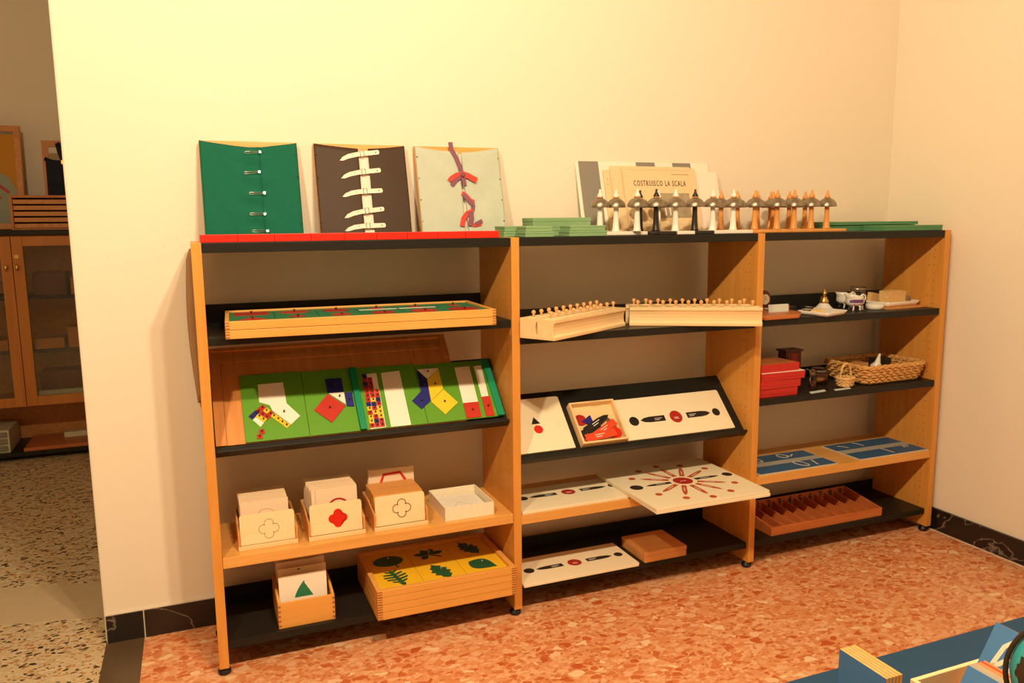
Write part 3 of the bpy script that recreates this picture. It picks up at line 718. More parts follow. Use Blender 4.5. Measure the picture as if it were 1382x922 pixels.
# box 2
b = card_box('card box second from the left with a red clover on its front card', .267, -.275, Z4, .176, .185)
t = upcard('front_card', 'plywood front card with a solid red quatrefoil', .2745, -.266, Z4+.013, .161, .096, .005, 'card_wood', -.08, 'plywood front cards', round_=True)
bm = BM(); prism(bm, quatrefoil(.086, .046, .0185), 0, .0006, XZ); obj('clover_print', bm, 'red_paint', t)
for k in range(9):
    yy = -.226+k*.0140
    t = upcard('paper_card', 'cream paper card in the red clover box, %s from the front' % ORD[k], .288-k*.0012+random.uniform(-.001, .001), yy, Z4+.008, .143, .138+.0005*k+random.uniform(-.002, .002), .002 if k % 3 else .0035, ('paper_card', 'paper_card_aged', 'paper_card')[k % 3], -.11+random.uniform(-.01, .01), 'paper cards in the red clover box')
    if k == 0:
        bm = BM(); ribbon(bm, [(.082+.034*math.cos(a*PI/12), .064+.034*math.sin(a*PI/12)) for a in range(13)], .006, 0, .0004, XZ); obj('arc_print', bm, 'dark_red_paint', t)
        bx('line_print', (.012, .013, -.0004, 0, .02, .135), 'thin_ink', t)
# box 3
b = card_box('card box third from the left with a brown clover outline in front', .470, -.279, Z4, .177, .185)
t = upcard('front_card', 'plywood front card with a thick brown quatrefoil outline', .4775, -.270, Z4+.013, .162, .096, .005, 'card_wood', -.08, 'plywood front cards', round_=True)
bm = BM(); outline(bm, quatrefoil(.086, .050, .0185), .0026, 0, .0005, XZ); obj('outline_print', bm, 'brown_ink', t)
for k in range(12):
    upcard('wooden_card', 'thin brown wooden card in the brown clover box, %s from the front' % ORD[k], .4785-k*.0001+random.uniform(-.0006, .0006), -.252+k*.0105, Z4+.008, .160, .101+random.uniform(-.0012, .0012), .0085, 'orange_box_wood' if k % 3 else 'tray_wood', -.09, 'wooden cards in the brown clover box')
t = upcard('paper_card', 'tall cream card with a red hexagon outline behind the wooden cards', .489, -.122, Z4+.008, .156, .144, .002, 'paper_card', -.05, None)
bm = BM(); ribbon(bm, [(.036, .085), (.052, .124), (.108, .127), (.126, .098)], .009, 0, .0005, XZ); obj('hexagon_print', bm, 'red_paint', t)
upcard('paper_card', 'tall blank cream card at the back of the third card box', .487, -.114, Z4+.008, .156, .147, .002, 'paper_card_aged', -.05, None)
# open cardboard box
t = thing('cardboard_box', 'low open white patterned cardboard box at the right of the card boxes', 'box', (.704, -.282, Z4+.0004), (0, 0, 0))
w_, d_, h_ = .170, .195, .045
bx('base', (0, w_, 0, d_, 0, .003), 'cardboard_print', t)
for n_, dm in (('front_wall', (0, w_, 0, .003, .003, h_)), ('back_wall', (0, w_, d_-.003, d_, .003, h_)), ('side_wall', (0, .003, .003, d_-.003, .003, h_)), ('side_wall', (w_-.003, w_, .003, d_-.003, .003, h_))): bx(n_, dm, 'cardboard_print', t)
o = bx('paper_sheet', (.712, .862, -.272, -.105, Z4+.020, Z4+.0215), 'white_card'); tag(o, 'white paper sheet with a faint shape lying inside the open cardboard box', 'paper')
bm = BM(); ribbon(bm, [(.745, -.235), (.785, -.175), (.835, -.235)], .0016, Z4+.0214, Z4+.0217); obj('faint_shape', bm, 'thin_ink', o)
bx('paper_filling', (.008, .162, .008, .18, .003, .019), 'white_card', t)

# ------------------------------------------------------------------ bottom left shelf
b = thing('card_box', 'small wooden box on the bottom left shelf holding triangle cards', 'box', (.164, -.280, S5+.0004))
w_, d_ = .172, .185
bx('base', (.004, w_-.004, .004, d_-.004, 0, .006), 'tray_wood', b)
fo = bx('front_wall', (0, w_, 0, .008, 0, .082), 'tray_wood', b, bevel=.0008)
for s in (0, 1):
    for k in range(5): bx('finger_joint', (-.0005 if s == 0 else w_-.0075, .008 if s == 0 else w_+.0005, -.0005, .004, .006+k*.0155, .013+k*.0155), 'joint_wood', fo)
for xx in (0, w_-.008):
    bm = BM(); prism(bm, [(.008, 0), (d_, 0), (d_, .10), (d_*.5, .10), (.008, .082)], xx, xx+.008, Matrix(((0,0,1,0),(1,0,0,0),(0,1,0,0),(0,0,0,1)))); obj('side_wall', bm, 'tray_wood', b)
bx('back_wall', (.008, w_-.008, d_-.008, d_, 0, .10), 'tray_wood', b)
t = upcard('paper_card', 'white card with a green triangle in the bottom left box', .173, -.248, S5+.008, .146, .143, .0016, 'white_card', -.06, 'cards in the bottom left box')
bm = BM(); prism(bm, [(.046, .070), (.103, .070)]+[(.103-.001*k-.024*k/6, .070+.052*k/6) for k in range(1, 6)]+[(.077, .122)]+[(.077-.031*(k/6)**1.0-.004*math.sin(PI*k/6), .122-.052*k/6) for k in range(1, 6)], 0, .0006, XZ); obj('triangle_print', bm, 'inset_green', t)
for k in range(4):
    t = upcard('paper_card', ('cream card right behind the green triangle card', 'cream card second behind the green triangle card', 'pinkish cream card third behind the green triangle card', 'rearmost cream card in the bottom left box')[k], .1742-.0005*k, -.222+k*.026, S5+.008, .1485, .155+.008*(k > 0)+.003*k, .002, ('paper_card_aged', 'paper_card', 'paper_card', 'paper_card_aged')[k], -.08, 'cards in the bottom left box')
    if k == 0: bx('print_mark', (.06, .068, -.0005, 0, .146, .150), 'ink', t)
# leaf trays
LT = []
for k in range(4):
    LT.append(tray('leaf_tray', ('bottom tray of the leaf tray pile', 'second lowest tray of the leaf tray pile', 'third tray up in the leaf tray pile', 'top tray of the pile with yellow plates and green leaves')[k], .456, -.350, S5+.0005+k*.0246, .470, .325, .0238, th=.017, group='stacked leaf trays on the bottom left shelf'))
lt = LT[3]
def leaf_poly(kind):
    P = []
    if kind == 'kidney': P = disc_pts(0, 0, .043, .033, 30); P[22] = (P[22][0], -.034)
    elif kind == 'ovate':
        for i in range(20):
            t_ = i/19; P.append((-.038+.080*t_, .030*math.sin(PI*t_**.75)**1.1 if 0 < i < 19 else 0))
        for i in range(1, 19):
            t_ = 1-i/19; P.append((-.038+.080*t_, -.030*math.sin(PI*t_**.75)**1.1))
    elif kind == 'pinnate':
        up_, lo_ = [], []
        for i in range(6):
            t_ = i/5; x_ = -.04+.07*t_; hh = .024*math.sin(PI*(.15+.8*t_))
            up_ += [(x_-.003, .004), (x_-.008, hh+.004), (x_-.002, hh+.003), (x_+.005, .004)]
            lo_ += [(x_-.003, -.004), (x_-.008, -hh-.004), (x_-.002, -hh-.003), (x_+.005, -.004)]
        P = up_+[(.045, 0)]+lo_[::-1]+[(-.05, 0)]
    elif kind == 'oak':
        up_, lo_ = [], []
        for i in range(9):
            t_ = i/8; x_ = -.038+.076*t_; hh = .026*math.sin(PI*(.12+.78*t_))*(1 if i % 2 else .62)
            up_.append((x_, hh)); lo_.append((x_+.002, -hh))
        P = up_+[(.047, 0)]+lo_[::-1]+[(-.048, 0)]
    return P
def palm(bm, z0, z1):
    for a, L in ((0.25, .05), (1.15, .045), (2.0, .045), (2.85, .05), (3.9, .04)):
        pts = []
        for i in range(10):
            t_ = i/9; pts.append((.004+L*t_, .012*math.sin(PI*t_**1.3)))
        for i in range(1, 9):
            t_ = 1-i/9; pts.append((.004+L*t_, -.012*math.sin(PI*t_**1.3)))
        prism(bm, pts, z0, z1, Matrix.Rotation(a, 4, 'Z'))
    prism(bm, [(-.003, .003), (.003, .003), (.038, -.030), (.034, -.034)], z0, z1)
kinds = [('pinnate', -1.38, 1.4), ('oak', -1.25, 1.3), ('ovate', -.70, 1.3), ('kidney', 0, 1.2), ('palm', .0, 1.1), ('oak', -1.2, 1.3)]
pw, pd = (.470-.034)/3, (.325-.034)/2
for i in range(3):
    for j in range(2):
        p = bx('yellow_plate', (-pw/2+.0006, pw/2-.0006, -pd/2+.0006, pd/2-.0006, 0, .0065), 'leaf_yellow', lt, bevel=.0006, loc=(.017+pw*(i+.5), .017+pd*(j+.5), .0062))
        kind, rot, sc_ = kinds[i+3*j]
        bm = BM()
        if kind == 'palm': palm(bm, .0063, .0080)
        else:
            pp = leaf_poly(kind); pp = [q for n_, q in enumerate(pp) if n_ == 0 or (Vector(q)-Vector(pp[n_-1])).length > 1e-5]
            prism(bm, [(q[0]*sc_, q[1]*sc_) for q in pp], .0063, .0080, Matrix.Rotation(rot, 4, 'Z'))
            if kind == 'kidney': prism(bm, [(.012, -.02), (.015, -.02), (.024, -.060), (.020, -.060)], .0063, .0079)
        lf = obj('leaf', bm, 'leaf_green', p); knob(lf, 0, 0, .0079, .003, 'steel', .014)

# ------------------------------------------------------------------ knobbed cylinder blocks, middle bay
Z2 = S2[1]+.0004
def cyl_block(label, x, y, rz, L, wd, hgt, n, rad, order, row):
    t = thing('cylinder_block', label, 'cylinder block', (x, y, Z2), (0, 0, rz), 'pale wooden cylinder blocks')
    bm = BM()
    # block with a shallow scooped front face
    prof = [(0, 0), (wd, 0), (wd, hgt), (0, hgt), (0, hgt*.84), (.004, hgt*.78), (.007, hgt*.62), (.0075, hgt*.42), (.006, hgt*.26), (.001, hgt*.17), (0, hgt*.15)]
    prism(bm, prof, 0, L, Matrix(((0,0,1,0),(1,0,0,0),(0,1,0,0),(0,0,0,1)))); obj('block_body', bm, 'pale_wood', t, bevel=.0015)
    c, s = math.cos(rz), math.sin(rz)
    for k in range(n):
        r = rad(k/(n-1)); lx = .03+(L-.06)*k/(n-1); ly = wd/2
        h2 = .5*r+.001
        k_ = thing('knobbed_cylinder', '%s knobbed cylinder from the left, %s' % (ORD[k], row), 'cylinder', (x+c*lx-s*ly, y+s*lx+c*ly, Z2+hgt+.0002), (0, 0, 0), 'knobbed cylinders in the '+row)
        bm = BM(); lathe(bm, [(r, 0), (r, .0016), (r*.96, .002)], 20); obj('cylinder_top', bm, 'card_wood', k_)
        bm = BM(); lathe(bm, [(.0042, .002), (.0034, .008), (.0045, .011), (.0066, .014), (.0072, .0172), (.0060, .0205), (.0035, .0228), (0, .0236)], 14); obj('knob', bm, 'knob_wood', k_, smooth=True)
    return t
a1 = math.atan2(.231, .39); BW = .068; BH = .066
cyl_block('scooped pale wooden cylinder block, front one of the left angled pair', 1.026, -.442, a1, .447, BW, BH, 10, lambda q: .012+.012*(1-q), 0, 'front row of the left block pair')
cyl_block('pale wooden cylinder block, rear one of the left angled pair', 1.026-math.sin(a1)*(BW+.001), -.442+math.cos(a1)*(BW+.001), a1, .447, BW, BH, 10, lambda q: .022, 0, 'rear row of the left block pair')
a2 = math.atan2(-.226, .414)
x2, y2 = 1.425, -.216
cyl_block('scooped pale wooden cylinder block, front one of the right angled pair', x2, y2, a2, .462, .064, BH, 10, lambda q: .008+.014*q, 0, 'front row of the right block pair')
cyl_block('pale wooden cylinder block, rear one of the right angled pair', x2-math.sin(a2)*.065-.012*math.cos(a2), y2+math.cos(a2)*.065-.012*math.sin(a2), a2, .455, .064, BH, 10, lambda q: .014+.008*q, 0, 'rear row of the right block pair')

# ------------------------------------------------------------------ middle sloping shelf
def arrow_pts(L, wd, flip=False):
    pts = [(0, -wd/2), (L*.62, -wd/2), (L*.85, -wd*.36), (L, 0), (L*.85, wd*.36), (L*.62, wd/2), (0, wd/2)]
    return [(-p[0], p[1]) for p in pts] if flip else pts
def sentence_print(t, w, d, z, full=True, cx=None, cy=None):
    cx = w/2 if cx is None else cx; cy = d/2 if cy is None else cy
    bm = BM(); prism(bm, disc_pts(cx, cy, .026), z, z+.0005); o = obj('red_circle', bm, 'dark_red_paint', t)
    bx('white_writing', (cx-.010, cx+.008, cy-.004, cy-.002, z+.0005, z+.0008), 'white_paint', o)
    bx('white_writing', (cx-.009, cx+.010, cy-.009, cy-.007, z+.0005, z+.0008), 'white_paint', o)
    for s in (-1, 1):
        bm = BM(); prism(bm, [(cx+s*.048+p[0]*s, cy+p[1]) for p in arrow_pts(.105, .024)], z, z+.0005); o = obj('black_arrow', bm, 'black_paint', t)
        for q in range(2): bx('white_writing', (cx+s*.075-.018, cx+s*.075+.014-.01*q, cy+.001-.006*q, cy+.0028-.006*q, z+.0005, z+.0008), 'white_paint', o)
        bm = BM(); prism(bm, disc_pts(cx+s*.180, cy, .0195 if s < 0 else .0165), z, z+.0005); obj('black_circle', bm, 'black_paint', t)
NS = .0004
t = slope('reading_board', 'cream board with a black triangle above a red circle', 'board', 1, .975, .0125, NS)
bm = BM(); prism(bm, [(0, 0), (.216, 0), (.216, .213), (.208, .217), (0, .217)], 0, .010); obj('panel', bm, 'cream_board', t, bevel=.001)
bm = BM(); prism(bm, [(.0815, .1105), (.115, .1105), (.0965, .139)], .010, .0105); obj('black_triangle', bm, 'black_paint', t)
bm = BM(); prism(bm, disc_pts(.101, .088, .0165), .010, .0105); obj('red_circle', bm, 'red_paint', t)
tw = slope('wooden_box', 'open wooden box of red and black paper arrows on the sloping shelf', 'box', 1, 1.214, .0125, NS)
W_, D_, H_ = .181, .170, .030
bx('base', (.004, W_-.004, .004, D_-.004, 0, .005), 'pale_wood', tw)
for n_, dm in (('front_wall', (0, W_, 0, .007, 0, H_)), ('back_wall', (0, W_, D_-.007, D_, 0, H_)), ('side_wall', (0, .007, .007, D_-.007, 0, H_)), ('side_wall', (W_-.007, W_, .007, D_-.007, 0, H_))): bx(n_, dm, 'pale_wood', tw, bevel=.0008)
g = 'paper arrows and circles in the wooden box'
def slip(label, u, v, n, rot, kind, m, L=.1, wd=.026, tl=0.0):
    t = slope('paper_shape', label, 'paper shape', 1, u, v, n, g)
    t.rotation_euler = (Matrix.Rotation(PI/4, 4, 'X') @ Matrix.Rotation(rot, 4, 'Z') @ Matrix.Rotation(tl, 4, 'Y')).to_euler()
    bm = BM()
    prism(bm, {'arrow': [(p[0]-L/2, p[1]) for p in arrow_pts(L, wd)], 'disc': disc_pts(0, 0, wd), 'tri': [(-wd, -wd*.6), (wd, -wd*.6), (0, wd)], 'rect': [(-L/2, -wd/2), (L/2, -wd/2), (L/2, wd/2), (-L/2, wd/2)]}[kind], 0, .0012)
    obj('sheet', bm, m, t)
    if kind in ('arrow', 'rect'):
        for q in range(2): bx('white_writing', (-.022, .016-.012*q, .003-.008*q, .0055-.008*q, .0012, .0016), 'white_paint', t)
    return t
slip('dark red paper disc at the upper left in the wooden box', 1.247, .119, .009, 0, 'disc', 'dark_red_paint', wd=.0225)
slip('blue paper shape behind the dark arrows in the wooden box', 1.277, .112, .011, -.5, 'tri', 'blue_paint', wd=.026)
slip('dark red paper shape at the lower right in the wooden box', 1.350, .070, .007, .4, 'disc', 'dark_red_paint', wd=.026)
slip('black paper rectangle under the upper arrow in the wooden box', 1.270, .073, .0125, .42, 'rect', 'black_paint', .09, .032)
slip('long black paper arrow on top in the wooden box', 1.303, .098, .0155, .45, 'arrow', 'black_paint', .125, .026)
slip('small black paper triangle beside the black arrow', 1.357, .097, .0115, .2, 'tri', 'brown_ink', wd=.022)
slip('orange red paper arrow below the black arrow', 1.325, .070, .0185, .45, 'rect', 'orange_red', .11, .026)
slip('bright red paper disc at the lower right in the wooden box', 1.360, .050, .0165, .3, 'disc', 'red_paint', wd=.024)
slip('orange red paper slip at the bottom with white writing', 1.297, .043, .0215, .10, 'rect', 'orange_red', .125, .030)
slip('small red paper slip at the lower left in the wooden box', 1.244, .056, .0095, 1.1, 'rect', 'red_paint', .045, .024)
t = slope('reading_board', 'long cream board with black arrows and red circle on the sloping shelf', 'board', 1, 1.399, .0125, NS)
bm = BM(); prism(bm, [(0, 0), (.467, 0), (.467, .166)]+[(.459+.008*math.cos(a*PI/8), .166+.008*math.sin(a*PI/8)) for a in range(1, 5)]+[(.008, .174), (0, .166)], 0, .010); obj('panel', bm, 'cream_board', t, bevel=.001)
sentence_print(t, .467, .174, .010, cx=.236, cy=.076)
bx('thin_line', (.452, .4525, .05, .11, .010, .0103), 'thin_ink', t); bx('thin_line', (.018, .0185, .05, .09, .010, .0103), 'thin_ink', t)

# ------------------------------------------------------------------ middle wooden shelf: boards
ZB = S4[1]+.0004
t = thing('reading_board', 'long cream board with black arrows on the middle wooden shelf', 'board', (.970, -.300, ZB))
bx('panel', (0, .412, 0, .215, 0, .010), 'cream_board', t, bevel=.001)
sentence_print(t, .412, .215, .010, cx=.232, cy=.124)
for k in range(2):
    t = thing('reading_board', ('lower cream board of the overhanging pair', 'upper cream board with a red and black star of arrows')[k], 'board', (1.372, -.500, ZB+.0104+.0096*k), (0, 0, math.radians(-.8+.6*k)), 'overhanging cream boards')
    bm = BM(); r = .012; ww, dd = .470, .435
    pts = [(0, 0), (ww-r, 0)]+[(ww-r+r*math.sin(a*PI/8), r-r*math.cos(a*PI/8)) for a in range(1, 5)]+[(ww, dd), (0, dd)]
    prism(bm, pts, 0, .0092); obj('panel', bm, 'cream_board', t, bevel=.0012)
cxs, cys, zz = .246, .216, .0092
bm = BM(); prism(bm, disc_pts(cxs, cys, .037, .037), zz, zz+.0005); o = obj('red_circle', bm, 'dark_red_paint', t)
bx('white_writing', (cxs-.012, cxs+.012, cys-.003, cys, zz+.0005, zz+.0008), 'white_paint', o)
for k in range(12):
    a = PI*2*k/12
    blk = k in (0, 6)
    wd = .019 if blk else .018
    mtx = Matrix.Translation((cxs, cys, 0)) @ Matrix.Rotation(a, 4, 'Z')
    bm = BM(); prism(bm, [(p[0]+.052, p[1]) for p in arrow_pts(.105, wd)], zz, zz+.0005, mtx); o = obj('black_arrow' if blk else 'red_arrow', bm, 'black_paint' if blk else 'arrow_red', t)
    bm = BM(); box(bm, .075, .115, -.002, .001, zz+.0005, zz+.0008, mtx); obj('white_writing', bm, 'white_paint', o)
    rr = .0145 if not blk else (.022 if k == 0 else .027)
    bm = BM(); prism(bm, disc_pts(.186 if not blk else .196, 0, rr*.9), zz, zz+.0005, mtx); obj('black_circle' if blk else 'red_dot', bm, 'black_paint' if blk else 'arrow_red', t)

# ------------------------------------------------------------------ middle bottom shelf
t = thing('reading_board', 'long cream board with black arrows on the bottom middle shelf', 'board', (.968, -.318, S5+.0004))
bm = BM(); prism(bm, [(0, 0), (.447, 0), (.455, .008), (.455, .206), (0, .206)], 0, .009); obj('panel', bm, 'cream_board', t, bevel=.001)
sentence_print(t, .455, .206, .009, cx=.240, cy=.102)
t = thing('wooden_box', 'closed orange wooden box on the bottom middle shelf', 'box', (1.448, -.306, S5+.0004))
bx('box_body', (.001, .179, .001, .169, 0, .024), 'orange_box_wood', t, bevel=.0012); bx('lid', (0, .180, 0, .170, .0245, .039), 'orange_box_wood', t, bevel=.0012)

# ------------------------------------------------------------------ right bay, upper shelf
ZR = S2[2]+.0004
bm = BM(); prism(bm, [(1.938, -.325), (2.10, -.318), (2.165, -.255), (2.17, -.17), (2.10, -.12), (1.94, -.12)], ZR, ZR+.016)
o = obj('wooden_slab', bm, 'red_wood', bevel=.004); tag(o, 'rough reddish brown wooden slab at the left end of the upper right shelf', 'slab')
t = thing('mantel_clock', 'tiny dark wooden mantel clock with round pale dial', 'clock', (2.150, -.060, ZR))
bm = BM(); prism(bm, [(-.028, 0), (.028, 0), (.028, .040)]+[(.028*math.cos(a*PI/10), .048+.036*math.sin(a*PI/10)) for a in range(0, 11)]+[(-.028, .040)], -.030, 0, XZ); obj('case', bm, 'dark_red_wood', t, bevel=.001)
bm = BM(); prism(bm, disc_pts(0, .047, .021), 0, .0015, XZ); d_ = obj('dial', bm, 'paper_card', t)
bx('clock_hand', (-.0008, .0008, -.0022, -.0014, .047, .061), 'ink', d_); bx('clock_hand', (0, .010, -.0022, -.0014, .0465, .048), 'ink', d_)
bx('plinth', (-.034, .034, -.005, .036, 0, .006), 'dark_red_wood', t)
o = bx('paper_card', (0, .095, 0, .0015, 0, .030), 'pale_blue_card', loc=(2.025, -.235, ZR+.0165), rot=(-.12, 0, 0)); tag(o, 'pale bluish card standing on the reddish wooden slab', 'card')
bm = BM(); lathe(bm, [(.012, 0), (.034, .003), (.036, .005), (.012, .0035), (0, .0035)], 22); o = obj('white_saucer', bm, 'porcelain', loc=(2.108, -.155, ZR+.0165), smooth=True); tag(o, 'small white saucer on the wooden slab below the clock', 'saucer')
bm = BM(); lathe(bm, [(.011, 0), (.013, .002), (.013, .022), (.011, .022), (.010, .004), (0, .004)], 16); o = obj('wooden_cup', bm, 'red_wood', loc=(2.132, -.205, ZR+.0165)); tag(o, 'tiny reddish wooden cup on the slab beside the pale card', 'cup')
def dish(name, label, cx, cy, z, w, d, h, rz, m='porcelain', fl=.012):
    t = thing(name, label, 'dish', (cx, cy, z), (0, 0, rz))
    def rr(w_, d_, r_, z_):
        pts = []
        for (sx, sy, a0) in ((1, 1, 0), (-1, 1, PI/2), (-1, -1, PI), (1, -1, 3*PI/2)):
            for i in range(6):
                a = a0+PI/2*i/5; pts.append((sx*(w_/2-r_)+r_*math.cos(a), sy*(d_/2-r_)+r_*math.sin(a), z_))
        return pts
    rings = [rr(w-2*fl, d-2*fl, .008, 0), rr(w, d, .012, h), rr(w-.007, d-.007, .010, h), rr(w-2*fl-.006, d-2*fl-.006, .006, .004)]
    bm = BM(); vr = [[bm.verts.new(p) for p in r_] for r_ in rings]
    for a, b in zip(vr, vr[1:]):
        for i in range(24): bm.faces.new((a[i], a[(i+1) % 24], b[(i+1) % 24], b[i])).smooth = True
    bm.faces.new(vr[0][::-1]); bm.faces.new(vr[-1]); obj('body', bm, m, t); return t
dish('white_dish', 'square white dish with a yellow piece, left of the creamers', 2.262, -.262, ZR, .150, .135, .017, .30)
o = bx('butter_piece', (-.026, .026, -.013, .013, 0, .018), 'butter', loc=(2.225, -.275, ZR+.0046), bevel=.003, rot=(0, 0, .2)); tag(o, 'small yellow block on the square white dish', 'food model')
t = thing('glass_bowl', 'tiny clear glass bowl at the back of the square white dish', 'bowl', (2.215, -.232, ZR+.0046))
bm = BM(); lathe(bm, [(.009, 0), (.010, .003), (.021, .018), (.025, .026), (.023, .026), (.019, .018), (.008, .005), (0, .005)], 20); obj('body', bm, 'clear_glass', t, smooth=True)
t = thing('table_bell', 'small brass bell with white skirt behind the white dish', 'bell', (2.373, -.150, ZR))
bm = BM(); lathe(bm, [(.042, 0), (.043, .003), (.030, .014), (.018, .028), (.014, .032), (0, .033)], 24); obj('skirt', bm, 'porcelain', t, smooth=True)
bm = BM(); lathe(bm, [(.018, .030), (.020, .036), (.014, .046), (.012, .055), (.006, .060)], 20); obj('brass_body', bm, 'brass', t, smooth=True)
bm = BM(); lathe(bm, [(.005, .058), (.010, .068), (.009, .075), (.003, .080), (.003, .086), (0, .088)], 16); obj('finial', bm, 'brass', t, smooth=True)
o = bx('dark_block', (-.02, .02, -.015, .015, 0, .02), 'black_paint', loc=(2.245, -.10, ZR), bevel=.004); tag(o, 'small dark object in the shade behind the square white dish', 'object')
def creamer(label, x, y, rz, dec):
    t = thing('creamer_jug', label, 'jug', (x, y, ZR), (0, 0, rz), 'white porcelain creamers')
    bm = BM(); n = 24; prof = [(.010, .016), (.026, .019), (.034, .030), (.034, .040), (.030, .050), (.031, .058)]
    inner = [(.028, .057), (.026, .048), (.028, .034), (0, .024)]
    lathe(bm, prof+inner, n)
    for v in bm.verts:                                   # pull the lip into a spout on -x, oval body
        v.co.x *= 1.18
        if v.co.z > .045 and v.co.x < -.012: k_ = (v.co.z-.045)/.013; v.co.x -= .014*k_; v.co.z += .010*k_
    obj('body', bm, 'porcelain', t, smooth=True)
    bm = BM(); tube(bm, [(.034, 0, .055), (.046, 0, .062), (.060, 0, .056), (.062, 0, .044), (.053, 0, .034), (.038, 0, .030)], [.0045, .004, .004, .004, .004, .0035], 8); obj('handle', bm, 'porcelain', t)
    for a in (-2.5, -1.57, -.64, PI/2):
        bm = BM(); c_, s_ = math.cos(a), math.sin(a)
        tube(bm, [(.022*c_*1.18, .020*s_, .024), (.028*c_*1.18, .026*s_, .014), (.026*c_*1.18, .025*s_, .005), (.034*c_*1.18, .031*s_, .0022)], [.006, .0045, .0035, .0022], 8); obj('leg', bm, 'porcelain', t)
    if dec:
        bm = BM(); n_ = 10; lo = []; hi = []
        for i in range(n_+1):
            a = -PI/2-.55-.8+1.6*i/n_
            for z_, L_ in ((.033, lo), (.046, hi)):
                r_ = .0349 if z_ < .04 else .0333
                L_.append(bm.verts.new((r_*math.cos(a)*1.19, r_*math.sin(a)*1.02, z_)))
        for i in range(n_): bm.faces.new((lo[i], lo[i+1], hi[i+1], hi[i]))
        obj('floral_band', bm, 'floral_purple', t, label='purple painted flower band')
        for (a, z_) in ((-2.4, .0255), (-1.7, .0265)):
            bm = BM(); sphere(bm, (.0305*math.cos(a)*1.18, .0305*math.sin(a), z_), .0045, 8, 6); obj('painted_flower', bm, 'floral_pink', t)
    return t
creamer('white porcelain footed creamer with purple flower band, front one', 2.487, -.200, .1, True)
creamer('white porcelain footed creamer half hidden behind the flowered one', 2.527, -.108, .15, False)
t = thing('glass_jar', 'small empty glass jar standing behind the creamers', 'jar', (2.625, -.075, ZR))
bm = BM(); lathe(bm, [(.030, 0), (.034, .004), (.036, .030), (.034, .055), (.030, .062), (.030, .078), (.033, .080), (.031, .082), (.028, .080), (.028, .062), (.033, .054), (.034, .030), (.032, .006), (0, .005)], 24); obj('body', bm, 'clear_glass', t, smooth=True)
bm = BM(); lathe(bm, [(.031, .070), (.0335, .071), (.0335, .076), (.031, .077)], 24); obj('rim_ring', bm, 'steel', t)
t = thing('white_bowl', 'small round white bowl in front of the sponge dish', 'bowl', (2.590, -.205, ZR))
bm = BM(); lathe(bm, [(.030, 0), (.034, .002), (.036, .020), (.0335, .020), (.031, .004), (0, .004)], 26); obj('body', bm, 'porcelain', t, smooth=True)
dish('white_dish', 'long white dish carrying the sponge at the right end', 2.727, -.168, ZR+.0065, .205, .120, .020, .10)
o = bx('wooden_mat', (-.11, .11, -.06, .06, 0, .006), 'orange_box_wood', loc=(2.725, -.190, ZR), rot=(0, 0, .08)); tag(o, 'thin brown mat under the sponge dish', 'mat')
bm = BM(); prism(bm, [(-.056, 0), (.050, 0), (.060, .052), (.02, .058), (-.03, .058), (-.058, .056)], -.045, 0, XZ)
bmesh.ops.subdivide_edges(bm, edges=bm.edges[:], cuts=3, use_grid_fill=True)
for v in bm.verts: v.co += Vector((random.uniform(-1, 1), random.uniform(-1, 1), random.uniform(-1, 1)))*.0012
o = obj('sponge', bm, 'sponge_stuff', loc=(2.718, -.200, ZR+.0128), rot=(0, 0, .12)); tag(o, 'rough beige block of sponge on the long white dish', 'sponge')
bm = BM(); prism(bm, [(-.03, 0), (.06, 0), (.05, .035), (-.02, .048)], -.02, .0, XZ); o = obj('sponge_piece', bm, 'sponge_stuff', loc=(2.670, -.128, ZR+.0128), rot=(0, 0, .1)); tag(o, 'darker sponge piece behind the beige sponge', 'sponge')
t = thing('glass_ball', 'dark glass lump at the right of the sponge', 'ornament', (2.795, -.175, ZR+.011))
bm = BM(); sphere(bm, (0, 0, .018), .018, 16, 10, 1.0); obj('body', bm, 'clear_glass', t, smooth=True)

# ------------------------------------------------------------------ right bay, third shelf
ZS = S3+.0004
redb = [(1.955, -.285, .180, .033, .0), (1.952, -.292, .195, .031, .02), (1.955, -.292, .206, .030, -.01), (1.955, -.288, .185, .030, .015)]
z = ZS
for k, (x, y, w_, h_, r_) in enumerate(redb):
    t = thing('red_box', ('red cardboard box at the bottom of the red stack', 'red cardboard box second from the bottom of the red stack', 'red cardboard box third from the bottom of the red stack', 'red cardboard box with faded top, topmost of the red stack')[k], 'box', (x, y, z), (0, 0, r_), 'stack of red boxes')
    bx('box_body', (.001, w_-.001, .001, .129, 0, h_*.35), 'box_red', t); bx('lid', (0, w_, 0, .130, h_*.35, h_), 'box_red', t, bevel=.001)
    if k == 3: bx('faded_top', (.004, w_-.004, .004, .126, h_-.0002, h_+.0006), 'red_wood', t)
    if k == 2: bx('paper_edge', (0.002, w_-.002, -.0006, .13, h_-.001, h_+.0005), 'white_card', t)
    z += h_+.0008
t = thing('toy_cabinet', 'dark red miniature cabinet at the back behind the red boxes', 'miniature furniture', (2.248, -.085, ZS))
bx('side_panel', (0, .006, 0, .05, 0, .128), 'dark_red_wood', t); bx('side_panel', (.072, .078, 0, .05, 0, .128), 'dark_red_wood', t)
bx('top', (-.006, .084, -.006, .056, .128, .136), 'dark_red_wood', t, bevel=.001); bx('back_panel', (.006, .072, .046, .05, 0, .128), 'dark_red_wood', t); bx('base', (.006, .072, 0, .046, 0, .02), 'dark_red_wood', t)
d_ = bx('door', (.007, .071, -.002, .004, .022, .126), 'dark_red_wood', t); bx('pane', (.024, .056, -.003, -.0018, .05, .118), 'dark_red_paint', d_)
t = thing('preserving_jar', 'clamp top glass jar with copper coloured contents', 'jar', (2.365, -.150, ZS))
